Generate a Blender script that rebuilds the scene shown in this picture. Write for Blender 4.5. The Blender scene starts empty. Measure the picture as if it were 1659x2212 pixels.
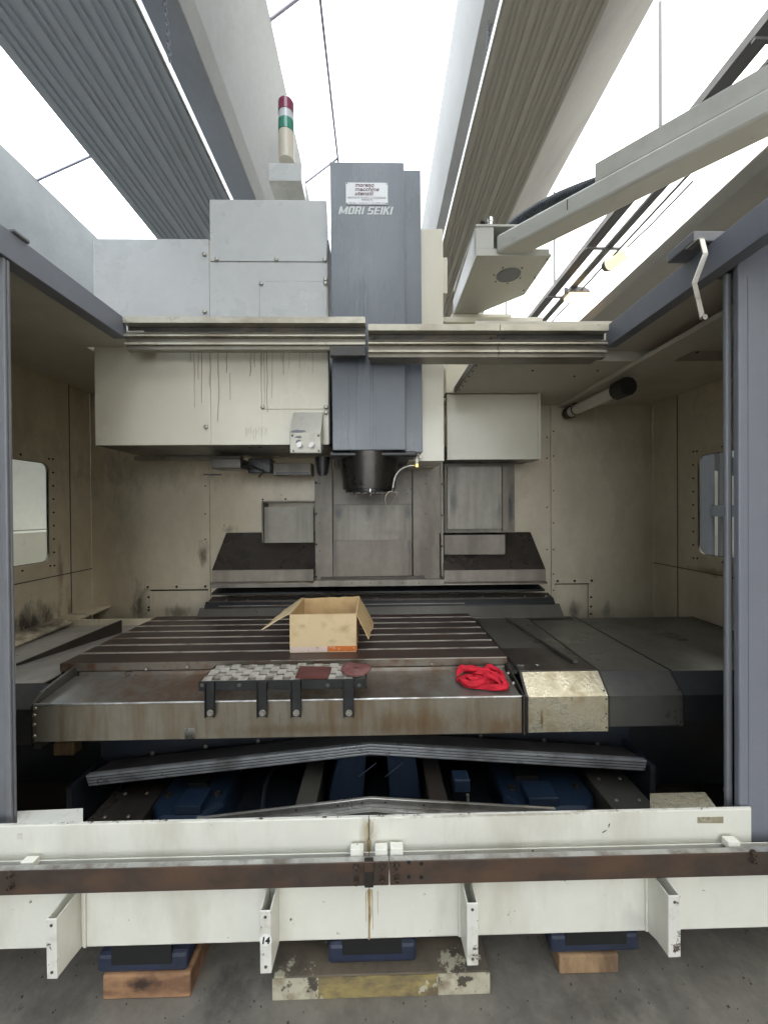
import bpy, bmesh, math, random
from mathutils import Vector, Matrix, noise
R = math.radians
random.seed(7)
sc = bpy.context.scene

# ---------------------------------------------------------------- camera
FPX, CX, CY = 820.0, 829.5, 1106.0
CAM = Vector((0, 0, 1.6))
YAW, PITCH, ROLL = R(1.08), R(0.35), R(0.45)
RM = Matrix.Rotation(-YAW, 3, 'Z') @ Matrix.Rotation(R(90) - PITCH, 3, 'X') @ Matrix.Rotation(-ROLL, 3, 'Z')
cd = bpy.data.cameras.new('camera'); cam = bpy.data.objects.new('camera', cd)
sc.collection.objects.link(cam); sc.camera = cam
cam.matrix_world = Matrix.Translation(CAM) @ RM.to_4x4()
cd.sensor_fit = 'VERTICAL'; cd.sensor_height = 36; cd.sensor_width = 36
cd.lens = 36 * FPX / 2212; cd.clip_start = 0.05; cd.clip_end = 200

# ---------------------------------------------------------------- sky / exposure
w = bpy.data.worlds.new('World'); sc.world = w; w.use_nodes = True
bg = w.node_tree.nodes['Background']
bg.inputs[0].default_value = (0.93, 0.97, 1.0, 1); bg.inputs[1].default_value = 1.45
sc.view_settings.view_transform = 'Standard'; sc.view_settings.look = 'None'
sc.view_settings.exposure = 1.8; sc.view_settings.gamma = 1
sc.cycles.max_bounces = 10; sc.cycles.diffuse_bounces = 6; sc.cycles.glossy_bounces = 4
sc.cycles.transparent_max_bounces = 12
sc.cycles.use_denoising = True
sc.cycles.caustics_reflective = False; sc.cycles.caustics_refractive = False

def U(px, py, Y=None, X=None, Z=None):
    """world point seen at a pixel of the 1659x2212 view, on the plane Y / X / Z = const"""
    d = RM @ Vector(((px - CX) / FPX, -(py - CY) / FPX, -1))
    if Y is not None: t = (Y - CAM.y) / d.y
    elif X is not None: t = (X - CAM.x) / d.x
    else: t = (Z - CAM.z) / d.z
    return CAM + d * t

# ---------------------------------------------------------------- materials
def mat(name, col, rough=.5, metal=0., dirt=None, damt=.5, dscale=2.5, streak=1., bump=0., bscale=60, var=.10,
        chip=None, chamt=.0, chscale=9, coat=0., rvar=.12, stx=1., spots=()):
    m = bpy.data.materials.new(name); m.use_nodes = True
    nt = m.node_tree; N = nt.nodes; L = nt.links
    b = N['Principled BSDF']; b.inputs['Metallic'].default_value = metal
    b.inputs['Coat Weight'].default_value = coat; b.inputs['Coat Roughness'].default_value = .15
    tc = N.new('ShaderNodeTexCoord')
    mp = N.new('ShaderNodeMapping'); mp.inputs['Scale'].default_value = (stx, 1, streak)
    L.new(tc.outputs['Object'], mp.inputs[0])
    # broad variation
    n1 = N.new('ShaderNodeTexNoise'); n1.inputs['Scale'].default_value = dscale; n1.inputs['Detail'].default_value = 7
    n1.inputs['Roughness'].default_value = .62
    L.new(mp.outputs[0], n1.inputs['Vector'])
    n2 = N.new('ShaderNodeTexNoise'); n2.inputs['Scale'].default_value = 14; n2.inputs['Detail'].default_value = 8
    n2.inputs['Roughness'].default_value = .7
    L.new(tc.outputs['Object'], n2.inputs['Vector'])
    mr = N.new('ShaderNodeMapRange'); mr.inputs[3].default_value = 1 - var; mr.inputs[4].default_value = 1 + var
    mr.inputs[1].default_value = .25; mr.inputs[2].default_value = .75
    L.new(n2.outputs[0], mr.inputs[0])
    base = N.new('ShaderNodeRGB'); base.outputs[0].default_value = (*col, 1)
    hv = N.new('ShaderNodeVectorMath'); hv.operation = 'SCALE'
    L.new(base.outputs[0], hv.inputs[0]); L.new(mr.outputs[0], hv.inputs['Scale'])
    out = hv.outputs[0]
    if dirt:
        cr = N.new('ShaderNodeMapRange'); cr.inputs[1].default_value = .60 - .30 * damt; cr.inputs[2].default_value = .79 - .30 * damt
        cr.inputs[3].default_value = 0; cr.inputs[4].default_value = min(1, .35 + damt)
        L.new(n1.outputs[0], cr.inputs[0])
        mx = N.new('ShaderNodeMix'); mx.data_type = 'RGBA'
        L.new(cr.outputs[0], mx.inputs[0]); L.new(out, mx.inputs[6]); mx.inputs[7].default_value = (*dirt, 1)
        out = mx.outputs[2]
    if chip:
        n3 = N.new('ShaderNodeTexNoise'); n3.inputs['Scale'].default_value = chscale; n3.inputs['Detail'].default_value = 9
        n3.inputs['Roughness'].default_value = .75
        L.new(tc.outputs['Object'], n3.inputs['Vector'])
        c2 = N.new('ShaderNodeMapRange'); c2.inputs[1].default_value = .665 - chamt * .25; c2.inputs[2].default_value = .685 - chamt * .25
        L.new(n3.outputs[0], c2.inputs[0])
        m2 = N.new('ShaderNodeMix'); m2.data_type = 'RGBA'
        L.new(c2.outputs[0], m2.inputs[0]); L.new(out, m2.inputs[6]); m2.inputs[7].default_value = (*chip, 1)
        out = m2.outputs[2]
    if spots:   # stains, and shade painted on the upper walls, each in its own place: (centre, radii, colour, strength)
        ge = N.new('ShaderNodeNewGeometry')
        n5 = N.new('ShaderNodeTexNoise'); n5.inputs['Scale'].default_value = 16; n5.inputs['Detail'].default_value = 9; n5.inputs['Roughness'].default_value = .72
        mz = N.new('ShaderNodeMapping'); mz.inputs['Scale'].default_value = (1, 1, .4 if streak < .5 else 1)
        L.new(ge.outputs['Position'], mz.inputs[0]); L.new(mz.outputs[0], n5.inputs['Vector'])
        for (c, rad, sc_, st_) in spots:
            vs = N.new('ShaderNodeVectorMath'); vs.operation = 'SUBTRACT'; vs.inputs[1].default_value = tuple(c)
            vd = N.new('ShaderNodeVectorMath'); vd.operation = 'DIVIDE'; vd.inputs[1].default_value = tuple(rad)
            vl = N.new('ShaderNodeVectorMath'); vl.operation = 'LENGTH'
            L.new(ge.outputs['Position'], vs.inputs[0]); L.new(vs.outputs[0], vd.inputs[0]); L.new(vd.outputs[0], vl.inputs[0])
            ma = N.new('ShaderNodeMath'); ma.operation = 'MULTIPLY_ADD'; ma.inputs[1].default_value = 3.2; L.new(n5.outputs[0], ma.inputs[0])
            mi = N.new('ShaderNodeMath'); mi.operation = 'MULTIPLY'; mi.inputs[1].default_value = -1.1; L.new(vl.outputs['Value'], mi.inputs[0])
            L.new(mi.outputs[0], ma.inputs[2])
            mq = N.new('ShaderNodeMapRange'); mq.inputs[1].default_value = .55; mq.inputs[2].default_value = 1.45; mq.inputs[4].default_value = st_
            L.new(ma.outputs[0], mq.inputs[0])
            m5 = N.new('ShaderNodeMix'); m5.data_type = 'RGBA'
            L.new(mq.outputs[0], m5.inputs[0]); L.new(out, m5.inputs[6]); m5.inputs[7].default_value = (*sc_, 1)
            out = m5.outputs[2]
    L.new(out, b.inputs['Base Color'])
    rr = N.new('ShaderNodeMapRange'); rr.inputs[1].default_value = .3; rr.inputs[2].default_value = .7
    rr.inputs[3].default_value = max(.03, rough - rvar); rr.inputs[4].default_value = min(1, rough + rvar)
    L.new(n1.outputs[0], rr.inputs[0]); L.new(rr.outputs[0], b.inputs['Roughness'])
    if bump:
        n4 = N.new('ShaderNodeTexNoise'); n4.inputs['Scale'].default_value = bscale; n4.inputs['Detail'].default_value = 5
        L.new(mp.outputs[0] if streak < .5 else tc.outputs['Object'], n4.inputs['Vector'])
        bp = N.new('ShaderNodeBump'); bp.inputs['Strength'].default_value = bump; bp.inputs['Distance'].default_value = .004
        L.new(n4.outputs[0], bp.inputs['Height']); L.new(bp.outputs[0], b.inputs['Normal'])
        if rough < .6:   # sheet metal is never quite flat
            n6 = N.new('ShaderNodeTexNoise'); n6.inputs['Scale'].default_value = 2.2; n6.inputs['Detail'].default_value = 1.5
            L.new(tc.outputs['Object'], n6.inputs['Vector'])
            b6 = N.new('ShaderNodeBump'); b6.inputs['Strength'].default_value = .5; b6.inputs['Distance'].default_value = .022
            L.new(n6.outputs[0], b6.inputs['Height']); L.new(b6.outputs[0], bp.inputs['Normal'])
    return m

M = {}
M['concrete'] = mat('hall_concrete', (.33, .325, .31), .85, dirt=(.24, .235, .23), damt=.3, dscale=.6, bump=.2, bscale=30, var=.06)
M['hallwall'] = mat('hall_wall_paint', (.74, .71, .65), .8, dirt=(.35, .33, .3), damt=.3, dscale=.5, var=.05)
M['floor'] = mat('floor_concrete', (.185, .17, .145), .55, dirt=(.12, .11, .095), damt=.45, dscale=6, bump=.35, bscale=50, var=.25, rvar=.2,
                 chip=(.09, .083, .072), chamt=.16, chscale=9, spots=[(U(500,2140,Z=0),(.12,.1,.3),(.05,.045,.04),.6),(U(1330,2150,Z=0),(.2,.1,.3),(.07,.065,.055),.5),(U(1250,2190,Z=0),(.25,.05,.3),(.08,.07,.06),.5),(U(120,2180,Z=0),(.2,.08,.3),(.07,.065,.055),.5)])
M['panelL'] = mat('ribbed_panel_cool', (.40, .45, .53), .5, var=.04, dirt=(.36, .41, .48), damt=.3, dscale=.8)  # light's tint put into the panel colours: bluish left, warm right
M['panelR'] = mat('ribbed_panel_warm', (.50, .485, .45), .5, var=.04, dirt=(.44, .43, .4), damt=.3, dscale=.8)
M['edge'] = mat('bright_edge_strip', (.55, .55, .52), .35, metal=.3)
M['groove'] = mat('groove_shadowless', (.17, .17, .18), .7)
M['mullion'] = mat('skylight_bar', (.3, .28, .33), .6)
M['cream'] = mat('cream_paint', (.60, .57, .475), .24, dirt=(.46, .41, .3), damt=.18, dscale=2.2, streak=.35, bump=.06, bscale=200, var=.03, coat=.15)
M['hammer'] = mat('hammertone_grey', (.44, .45, .455), .30, coat=.2, bump=.35, bscale=260, var=.06)
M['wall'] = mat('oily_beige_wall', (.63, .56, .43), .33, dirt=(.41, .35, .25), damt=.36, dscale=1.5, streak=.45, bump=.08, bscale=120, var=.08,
                chip=(.12, .1, .08), chamt=.0, chscale=11, rvar=.15, spots=[(U(70,1345,X=-2),(.3,.22,.13),(.035,.032,.03),0.95),(U(150,1320,X=-2),(.2,.03,.16),(.12,.09,.06),0.7),(U(303,1300,Y=2.7),(.07,.2,.16),(.035,.032,.03),0.8),(U(437,1195,Y=2.7),(.05,.1,.10),(.12,.09,.06),0.85),(U(385,1322,Y=2.7),(.13,.1,.05),(.035,.032,.03),0.6),(U(495,1145,Y=2.7),(.07,.1,.04),(.12,.09,.06),0.8),(U(1240,1315,Y=2.7),(.05,.1,.09),(.06,.055,.05),0.7),(U(1310,1320,Y=2.7),(.06,.1,.07),(.1,.09,.07),0.5),(U(275,1140,Y=2.7),(.14,.3,.5),(.28,.24,.19),0.4),(U(340,1010,Y=2.7),(.6,.3,.18),(.2,.17,.14),0.35),(U(1300,960,Y=2.7),(.7,.3,.14),(.3,.26,.2),0.25),(U(600,1020,Y=2.7),(.5,.3,.14),(.2,.17,.14),0.3),(U(60,1000,X=-2),(.3,.9,.3),(.2,.17,.14),0.3),(U(132,1230,X=-2),(.2,.03,.2),(.2,.09,.04),0.7),(U(1530,1235,X=1.99),(.2,.2,.03),(.2,.12,.06),0.7)])  # wide upper patches paint in the shade under ceiling and cabinet
M['wall_dirty'] = mat('sooty_beige_wall', (.42, .38, .3), .38, dirt=(.05, .045, .04), damt=.5, dscale=3.5, streak=.4, bump=.08, var=.1)
M['wall_grey'] = mat('column_plate_grime', (.235, .205, .165), .42, dirt=(.14, .12, .095), damt=.5, dscale=5, streak=.25, bump=.1, bscale=90, var=.22,
                     chip=(.14, .13, .12), chamt=.0, chscale=30, spots=[(U(735,1000,Y=2.5),(.06,.1,.12),(.05,.045,.04),0.7),(U(800,1075,Y=2.5),(.2,.1,.04),(.1,.085,.07),0.7),(U(885,1190,Y=2.5),(.015,.1,.2),(.07,.07,.08),0.7),(U(725,1200,Y=2.5),(.015,.1,.2),(.07,.07,.08),0.5),(U(1103,1095,Y=2.62),(.03,.1,.2),(.04,.04,.045),0.85)])
M['plate_pale'] = mat('column_plate_pale', (.31, .285, .235), .4, dirt=(.19, .175, .145), damt=.5, dscale=6, streak=.18, bump=.08, var=.14, stx=1.6, spots=[(U(730,1108,Y=2.5),(.035,.1,.06),(.08,.085,.10),0.85),(U(798,1108,Y=2.5),(.035,.1,.07),(.11,.11,.115),0.7),(U(882,1110,Y=2.5),(.03,.1,.06),(.10,.105,.125),0.85),(U(978,1080,Y=2.6),(.035,.1,.12),(.1,.1,.1),0.7),(U(1080,1100,Y=2.6),(.025,.1,.14),(.1,.1,.1),0.7),(U(840,1150,Y=2.5),(.12,.1,.03),(.2,.17,.13),0.5)])
M['soffit'] = mat('soffit_paint', (.54, .505, .43), .4, dirt=(.34, .31, .26), damt=.3, dscale=1.6, var=.06)
M['grey'] = mat('blue_grey_paint', (.118, .134, .155), .30, dirt=(.10, .117, .14), damt=.35, dscale=3, streak=.12, var=.05, bump=.05, bscale=150, coat=.1)
M['door'] = mat('door_blue_grey', (.175, .185, .22), .42, dirt=(.14, .15, .175), damt=.3, dscale=2, streak=.4, var=.05, bump=.12, bscale=220)
M['doordark'] = mat('door_edge_grey', (.16, .165, .18), .45, dirt=(.12, .12, .125), damt=.3, dscale=3, var=.06)
M['white'] = mat('skirt_white_paint', (.70, .69, .62), .42, dirt=(.50, .47, .39), damt=.34, dscale=4, streak=.3, var=.04, bump=.06, bscale=120,
                 chip=(.10, .075, .05), chamt=.04, chscale=20, coat=.05, spots=[(U(797,1800,Y=1.2),(.035,.1,.06),(.30,.23,.12),.55),(U(797,1850,Y=1.2),(.05,.1,.02),(.28,.21,.11),.7),(U(400,1772,Y=1.2),(.5,.1,.006),(.2,.16,.1),.7),(U(1100,1760,Y=1.2),(.5,.1,.006),(.2,.16,.1),.7),(U(800,1860,Y=1.2),(1.6,.1,.02),(.33,.3,.24),.6),(U(1380,1990,Y=1.19),(.1,.1,.06),(.5,.48,.43),.5),(U(700,2032,Y=1.19),(1.2,.1,.006),(.3,.22,.13),.6)])
M['whitechip'] = mat('skirt_white_chipped', (.66, .65, .6), .45, dirt=(.3, .25, .18), damt=.3, dscale=9, chip=(.07, .05, .035), chamt=.33, chscale=22, var=.06)
M['rust'] = mat('brown_steel_track', (.072, .052, .042), .42, metal=.35, dirt=(.125, .072, .045), damt=.5, dscale=9, stx=.5, var=.3, bump=.12, bscale=90)
M['trackTop'] = mat('worn_bright_steel', (.55, .55, .54), .38, metal=.85, dirt=(.2, .17, .14), damt=.5, dscale=9, var=.2, bump=.15, bscale=80)
M['railalu'] = mat('oiled_guide_rail', (.24, .22, .18), .35, metal=.4, dirt=(.11, .095, .07), damt=.4, dscale=5, stx=.35, var=.15)
M['raildark'] = mat('guide_rail_recess', (.05, .048, .045), .5, metal=.2, dirt=(.16, .13, .09), damt=.4, dscale=6, var=.2)
M['rail_lip'] = mat('guide_rail_lip', (.48, .45, .37), .35, metal=.3, dirt=(.2, .16, .1), damt=.35, dscale=7, stx=.5, var=.15)
M['steel'] = mat('stained_steel', (.30, .28, .25), .36, metal=.75, dirt=(.17, .105, .06), damt=.4, dscale=4.5, var=.14, bump=.08, bscale=90, spots=[(U(420,1480,Y=1.55),(.5,.2,.2),(.2,.11,.07),.7),(U(800,1500,Y=1.5),(.3,.2,.2),(.17,.1,.06),.4)])
M['steel_streak'] = mat('streaked_steel', (.235, .21, .165), .38, metal=.5, spots=[(U(900,1560,Y=1.45),(.22,.1,.07),(.14,.08,.03),.6),(U(1080,1570,Y=1.45),(.12,.1,.07),(.15,.085,.03),.65),(U(650,1575,Y=1.45),(.4,.1,.03),(.13,.085,.04),.5)], dirt=(.14, .092, .045), damt=.45, dscale=11, streak=.12, var=.12, bump=.06)
M['tabletop'] = mat('ground_table_iron', (.062, .047, .042), .38, metal=.45, dirt=(.085, .048, .036), damt=.5, dscale=4, var=.12, stx=.3, rvar=.05)
M['tableedge'] = mat('table_edge_rusty', (.19, .17, .14), .45, metal=.5, dirt=(.12, .055, .025), damt=.5, dscale=14, var=.2)
M['slotedge'] = mat('bright_slot_edge', (.50, .46, .40), .45, metal=.4, dirt=(.15, .11, .08), damt=.5, dscale=6)
M['paleplate'] = mat('pale_mauve_sheet', (.42, .385, .35), .35, metal=.35, dirt=(.25, .22, .19), damt=.4, dscale=3)
M['black'] = mat('oily_black', (.012, .012, .013), .35, var=.3)
M['darkplate'] = mat('dark_way_cover', (.075, .063, .055), .33, metal=.5, dirt=(.04, .033, .028), damt=.5, dscale=3, var=.15)
M['darkplate2'] = mat('dark_green_cover', (.13, .122, .105), .34, metal=.5, dirt=(.08, .074, .064), damt=.4, dscale=2.2, var=.12)
M['cover_a'] = mat('worn_pale_cover', (.50, .46, .35), .30, metal=.6, dirt=(.30, .24, .14), damt=.42, dscale=14, var=.2, bump=.45, bscale=90,
                   chip=(.16, .11, .06), chamt=.12, chscale=22, spots=[(U(1170,1560,Y=1.5),(.008,.1,.05),(.14,.06,.02),.9),(U(1230,1588,Y=1.5),(.15,.1,.01),(.14,.09,.04),.6)])
M['cover_b'] = mat('dull_grey_cover', (.095, .092, .085), .36, metal=.5, dirt=(.05, .05, .052), damt=.4, dscale=3, var=.1)
M['cover_c'] = mat('black_grey_cover', (.045, .048, .052), .36, metal=.4, dirt=(.025, .027, .03), damt=.4, dscale=3, var=.1)
M['chevron'] = mat('chevron_plate', (.26, .27, .28), .33, metal=.4, dirt=(.045, .035, .03), damt=.4, dscale=4, var=.14)
M['chevtop'] = mat('chevron_top', (.06, .048, .04), .4, metal=.4, dirt=(.03, .024, .02), damt=.4, dscale=3, var=.14)
M['galv'] = mat('silver_sheet', (.38, .37, .35), .34, metal=.8, dirt=(.16, .14, .11), damt=.4, dscale=6, var=.12, bump=.05)
M['blue'] = mat('navy_cast_iron', (.009, .019, .038), .38, dirt=(.01, .02, .04), damt=.35, dscale=5, var=.2, bump=.2, bscale=60)
M['bluefoot'] = mat('navy_foot', (.022, .03, .06), .5, dirt=(.012, .014, .02), damt=.4, dscale=6, var=.2, bump=.2, bscale=60)
M['saddle'] = mat('dark_saddle', (.014, .018, .026), .4, dirt=(.03, .028, .028), damt=.3, dscale=3, var=.3)
M['wood'] = mat('orange_wood', (.36, .20, .105), .75, spots=[(U(310,2130,Y=1.245),(.09,.2,.03),(.03,.017,.012),.95),(U(230,2150,Y=1.245),(.04,.2,.02),(.10,.05,.03),.7)], dirt=(.17, .09, .05), damt=.6, dscale=16, stx=.35, var=.25, bump=.4, bscale=40, rvar=.05)
M['wood2'] = mat('bare_pale_wood', (.34, .22, .12), .75, dirt=(.13, .08, .045), damt=.55, dscale=16, streak=.25, var=.25, bump=.4, bscale=40, rvar=.05)
M['woodyel'] = mat('yellow_flaked_wood', (.30, .235, .095), .7, dirt=(.13, .10, .06), damt=.6, dscale=18, stx=.5, chip=(.45, .42, .32), chamt=.42, chscale=6, var=.2, bump=.4, bscale=40)
M['woodwhite'] = mat('white_flaked_wood', (.45, .42, .32), .7, dirt=(.24, .19, .12), damt=.5, dscale=16, chip=(.07, .06, .045), chamt=.42, chscale=12, var=.15, bump=.4, bscale=40)
M['woodold'] = mat('old_grey_wood', (.15, .12, .085), .8, dirt=(.06, .05, .04), damt=.5, dscale=7, chip=(.4, .37, .27), chamt=.3, chscale=8, var=.25, bump=.4, bscale=40)
M['card'] = mat('cardboard', (.63, .485, .29), .75, spots=[(U(655,1352,Y=1.736),(.02,.1,.014),(.36,.27,.14),.6),(U(700,1352,Y=1.736),(.02,.1,.02),(.40,.29,.15),.5),(U(744,1358,Y=1.736),(.03,.1,.022),(.36,.26,.13),.6),(U(720,1385,Y=1.736),(.03,.1,.01),(.42,.3,.15),.5)], dirt=(.42, .28, .13), damt=.2, dscale=9, var=.05, bump=.1, bscale=50, rvar=.05)
M['cardin'] = mat('cardboard_inside', (.55, .39, .2), .8, dirt=(.38, .25, .12), damt=.25, dscale=8, var=.07, rvar=.05)
M['tapeorange'] = mat('orange_tape', (.55, .15, .03), .3, chip=(.65, .5, .4), chamt=.35, chscale=18, var=.1)
M['tapewhite'] = mat('torn_white_tape', (.62, .5, .45), .5, chip=(.42, .3, .18), chamt=.4, chscale=25, var=.1)
M['red'] = mat('red_cloth', (.60, .010, .03), .85, var=.15, dirt=(.30, .006, .015), damt=.45, dscale=26, bump=.5, bscale=400, rvar=.03)  # darker red mottling put in for shade between the folds
M['pad'] = mat('maroon_scouring_pad', (.11, .033, .028), .95, var=.25, bump=1, bscale=300, rvar=.02)
M['pad2'] = mat('faded_scouring_pad', (.19, .07, .065), .95, var=.25, bump=1, bscale=300, rvar=.02, dirt=(.22, .15, .14), damt=.3, dscale=12)
M['blk'] = mat('black_painted_steel', (.009, .009, .010), .42, dirt=(.03, .03, .032), damt=.3, dscale=12, var=.3)
M['grate'] = mat('galvanised_grating', (.58, .55, .49), .4, metal=.5, dirt=(.15, .11, .075), damt=.5, dscale=14, var=.2)
M['bolt'] = mat('bolt_steel', (.4, .38, .34), .35, metal=.8, dirt=(.12, .09, .06), damt=.4, dscale=40)
M['boltdark'] = mat('bolt_dark', (.04, .035, .03), .4, metal=.5)
M['boltrust'] = mat('bolt_rusty', (.085, .062, .05), .45, metal=.5, dirt=(.12, .06, .035), damt=.5, dscale=30)
M['hole'] = mat('hole_black', (.006, .006, .006), .7)
M['chrome'] = mat('polished_steel', (.6, .6, .58), .18, metal=1, var=.05)
M['brass'] = mat('brass_fitting', (.45, .33, .13), .3, metal=1)
M['nose'] = mat('blued_spindle_steel', (.055, .05, .046), .3, metal=.85, var=.12, dirt=(.03, .027, .025), damt=.35, dscale=6, rvar=.06)
M['rubber'] = mat('black_conduit', (.028, .034, .045), .45, var=.1)
M['plateW'] = mat('nameplate_white', (.72, .73, .75), .3, var=.03)
M['inkred'] = mat('ink_maroon', (.11, .03, .05), .5)
M['inkgrey'] = mat('ink_grey', (.33, .33, .36), .5)
M['letter'] = mat('silver_lettering', (.56, .58, .58), .4, var=.08)
M['black_ink'] = mat('ink_black', (.008, .008, .008), .5)
M['sticker'] = mat('sticker_white', (.8, .8, .78), .4)
M['stain'] = mat('brown_drip', (.38, .33, .245), .35, var=.3)
M['stain2'] = mat('dark_drip', (.27, .225, .165), .35, var=.3)
M['ochre'] = mat('ochre_drip', (.36, .27, .13), .6, var=.3, dirt=(.18, .12, .06), damt=.4, dscale=20)
M['redlens'] = mat('red_lens', (.24, .04, .085), .18, var=.05, coat=.4)
M['clearlens'] = mat('clear_lens', (.6, .62, .66), .15, coat=.4)
M['greenlens'] = mat('green_lens', (.05, .25, .18), .18, var=.05, coat=.4)
M['beige'] = mat('beige_plastic', (.58, .54, .45), .35, var=.03)
M['tray'] = mat('grey_steel_tray', (.12, .125, .14), .5, var=.06)
M['armpaint'] = mat('arm_grey_beige', (.40, .40, .365), .38, var=.04, dirt=(.27, .25, .2), damt=.22, dscale=3, bump=.06, bscale=150)
M['tubeglass'] = mat('lamp_tube_glass', (.60, .57, .5), .15, coat=.4, var=.1)
M['ctrl'] = mat('bare_aluminium_box', (.36, .345, .30), .4, metal=.45, dirt=(.2, .19, .17), damt=.3, dscale=14, var=.12, chip=(.08, .08, .09), chamt=.1, chscale=14)
M['rustwall'] = mat('rusty_beige_sheet', (.42, .38, .33), .6, dirt=(.26, .18, .13), damt=.5, dscale=3, streak=.3, var=.12)
M['seam'] = mat('seam_dark', (.07, .062, .05), .6)

def glassmat(name, tint, alpha):
    m = bpy.data.materials.new(name); m.use_nodes = True; nt = m.node_tree; N = nt.nodes; L = nt.links
    for n in list(N): N.remove(n)
    o = N.new('ShaderNodeOutputMaterial'); t = N.new('ShaderNodeBsdfTransparent'); t.inputs[0].default_value = (*tint, 1)
    g = N.new('ShaderNodeBsdfGlossy'); g.inputs['Roughness'].default_value = .05
    mx = N.new('ShaderNodeMixShader'); mx.inputs[0].default_value = alpha
    L.new(t.outputs[0], mx.inputs[1]); L.new(g.outputs[0], mx.inputs[2]); L.new(mx.outputs[0], o.inputs[0])
    return m
M['sky_pane'] = glassmat('skylight_polycarbonate', (.93, .96, 1.0), .04)
M['sky_cool'] = glassmat('skylight_polycarbonate_bluish', (.84, .92, 1.0), .04)  # pane tint added to turn the light from the left bluish
M['sky_warm'] = glassmat('skylight_polycarbonate_warm_tint', (1.0, .95, .86), .04)  # pane tint added to turn the light from the right warm
M['pane'] = glassmat('window_pane', (.86, .9, .88), .07)
def emit(name, col, s):
    m = bpy.data.materials.new(name); m.use_nodes = True; b = m.node_tree.nodes['Principled BSDF']
    b.inputs['Base Color'].default_value = (*col, 1); b.inputs['Emission Color'].default_value = (*col, 1)
    b.inputs['Emission Strength'].default_value = s; return m
M['amber'] = emit('lit_amber_lamp', (1, .62, .22), 1.3)
M['paleglow'] = emit('lit_pale_lamp', (.85, .83, .58), .3)

# ---------------------------------------------------------------- object helpers
ORI = {}
def link(o): sc.collection.objects.link(o)
def thing(name, label, cat, loc=(0, 0, 0), group=None):
    o = bpy.data.objects.new(name, None); link(o); o.empty_display_size = .1
    o.location = loc; ORI[o.name] = Vector(loc)
    o['label'] = label; o['category'] = cat
    if group: o['group'] = group
    return o
def tag(o, label, cat, group=None):
    o['label'] = label; o['category'] = cat
    if group: o['group'] = group
    return o
def struct(o, kind='structure'):
    o['kind'] = kind; return o

class G:
    """collects vertices and faces in world space"""
    def __init__(s): s.v = []; s.f = []
    def box(s, x0, x1, y0, y1, z0, z1):
        n = len(s.v)
        s.v += [(x0, y0, z0), (x1, y0, z0), (x1, y1, z0), (x0, y1, z0), (x0, y0, z1), (x1, y0, z1), (x1, y1, z1), (x0, y1, z1)]
        s.f += [tuple(n + i for i in q) for q in ((0, 3, 2, 1), (4, 5, 6, 7), (0, 1, 5, 4), (1, 2, 6, 5), (2, 3, 7, 6), (3, 0, 4, 7))]
        return s
    def prism(s, pts, vec):
        """closed polygon pts (3D) extruded by vec"""
        n = len(s.v); k = len(pts); vec = Vector(vec)
        s.v += [tuple(p) for p in pts] + [tuple(Vector(p) + vec) for p in pts]
        s.f.append(tuple(n + i for i in range(k))); s.f.append(tuple(n + k + i for i in reversed(range(k))))
        for i in range(k):
            j = (i + 1) % k
            s.f.append((n + i, n + k + i, n + k + j, n + j))
        return s
    def cyl(s, c, axis, r, h, n=20, r2=None):
        """cylinder from c along axis by h"""
        a = Vector(axis).normalized(); t = Vector((0, 0, 1)) if abs(a.z) < .9 else Vector((1, 0, 0))
        u = a.cross(t).normalized(); v = a.cross(u); c = Vector(c); r2 = r if r2 is None else r2
        b = len(s.v)
        for k, (cc, rr) in enumerate(((c, r), (c + a * h, r2))):
            for i in range(n):
                th = 2 * math.pi * i / n
                s.v.append(tuple(cc + (u * math.cos(th) + v * math.sin(th)) * rr))
        for i in range(n):
            j = (i + 1) % n; s.f.append((b + i, b + j, b + n + j, b + n + i))
        s.f.append(tuple(b + i for i in reversed(range(n)))); s.f.append(tuple(b + n + i for i in range(n)))
        return s
    def tube(s, pts, r, n=8, rf=None):
        pts = [Vector(p) for p in pts]; b = len(s.v); prev = None
        for i, p in enumerate(pts):
            d = (pts[min(i + 1, len(pts) - 1)] - pts[max(i - 1, 0)]).normalized()
            if prev is None:
                t = Vector((0, 0, 1)) if abs(d.z) < .9 else Vector((1, 0, 0)); u = d.cross(t).normalized()
            else: u = (prev - d * prev.dot(d)).normalized()
            prev = u; v = d.cross(u); rr = r if rf is None else rf(i, len(pts))
            for k in range(n):
                th = 2 * math.pi * k / n; s.v.append(tuple(p + (u * math.cos(th) + v * math.sin(th)) * rr))
        for i in range(len(pts) - 1):
            for k in range(n):
                j = (k + 1) % n; s.f.append((b + i * n + k, b + i * n + j, b + (i + 1) * n + j, b + (i + 1) * n + k))
        s.f.append(tuple(b + k for k in reversed(range(n)))); e = b + (len(pts) - 1) * n
        s.f.append(tuple(e + k for k in range(n)))
        return s
    def ring(s, c, axis, r, t, n=24):
        a = Vector(axis).normalized(); tt = Vector((0, 0, 1)) if abs(a.z) < .9 else Vector((1, 0, 0))
        u = a.cross(tt).normalized(); v = a.cross(u); c = Vector(c)
        pts = [c + (u * math.cos(2 * math.pi * i / n) + v * math.sin(2 * math.pi * i / n)) * r for i in range(n + 1)]
        return s.tube(pts, t, 6)

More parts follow.
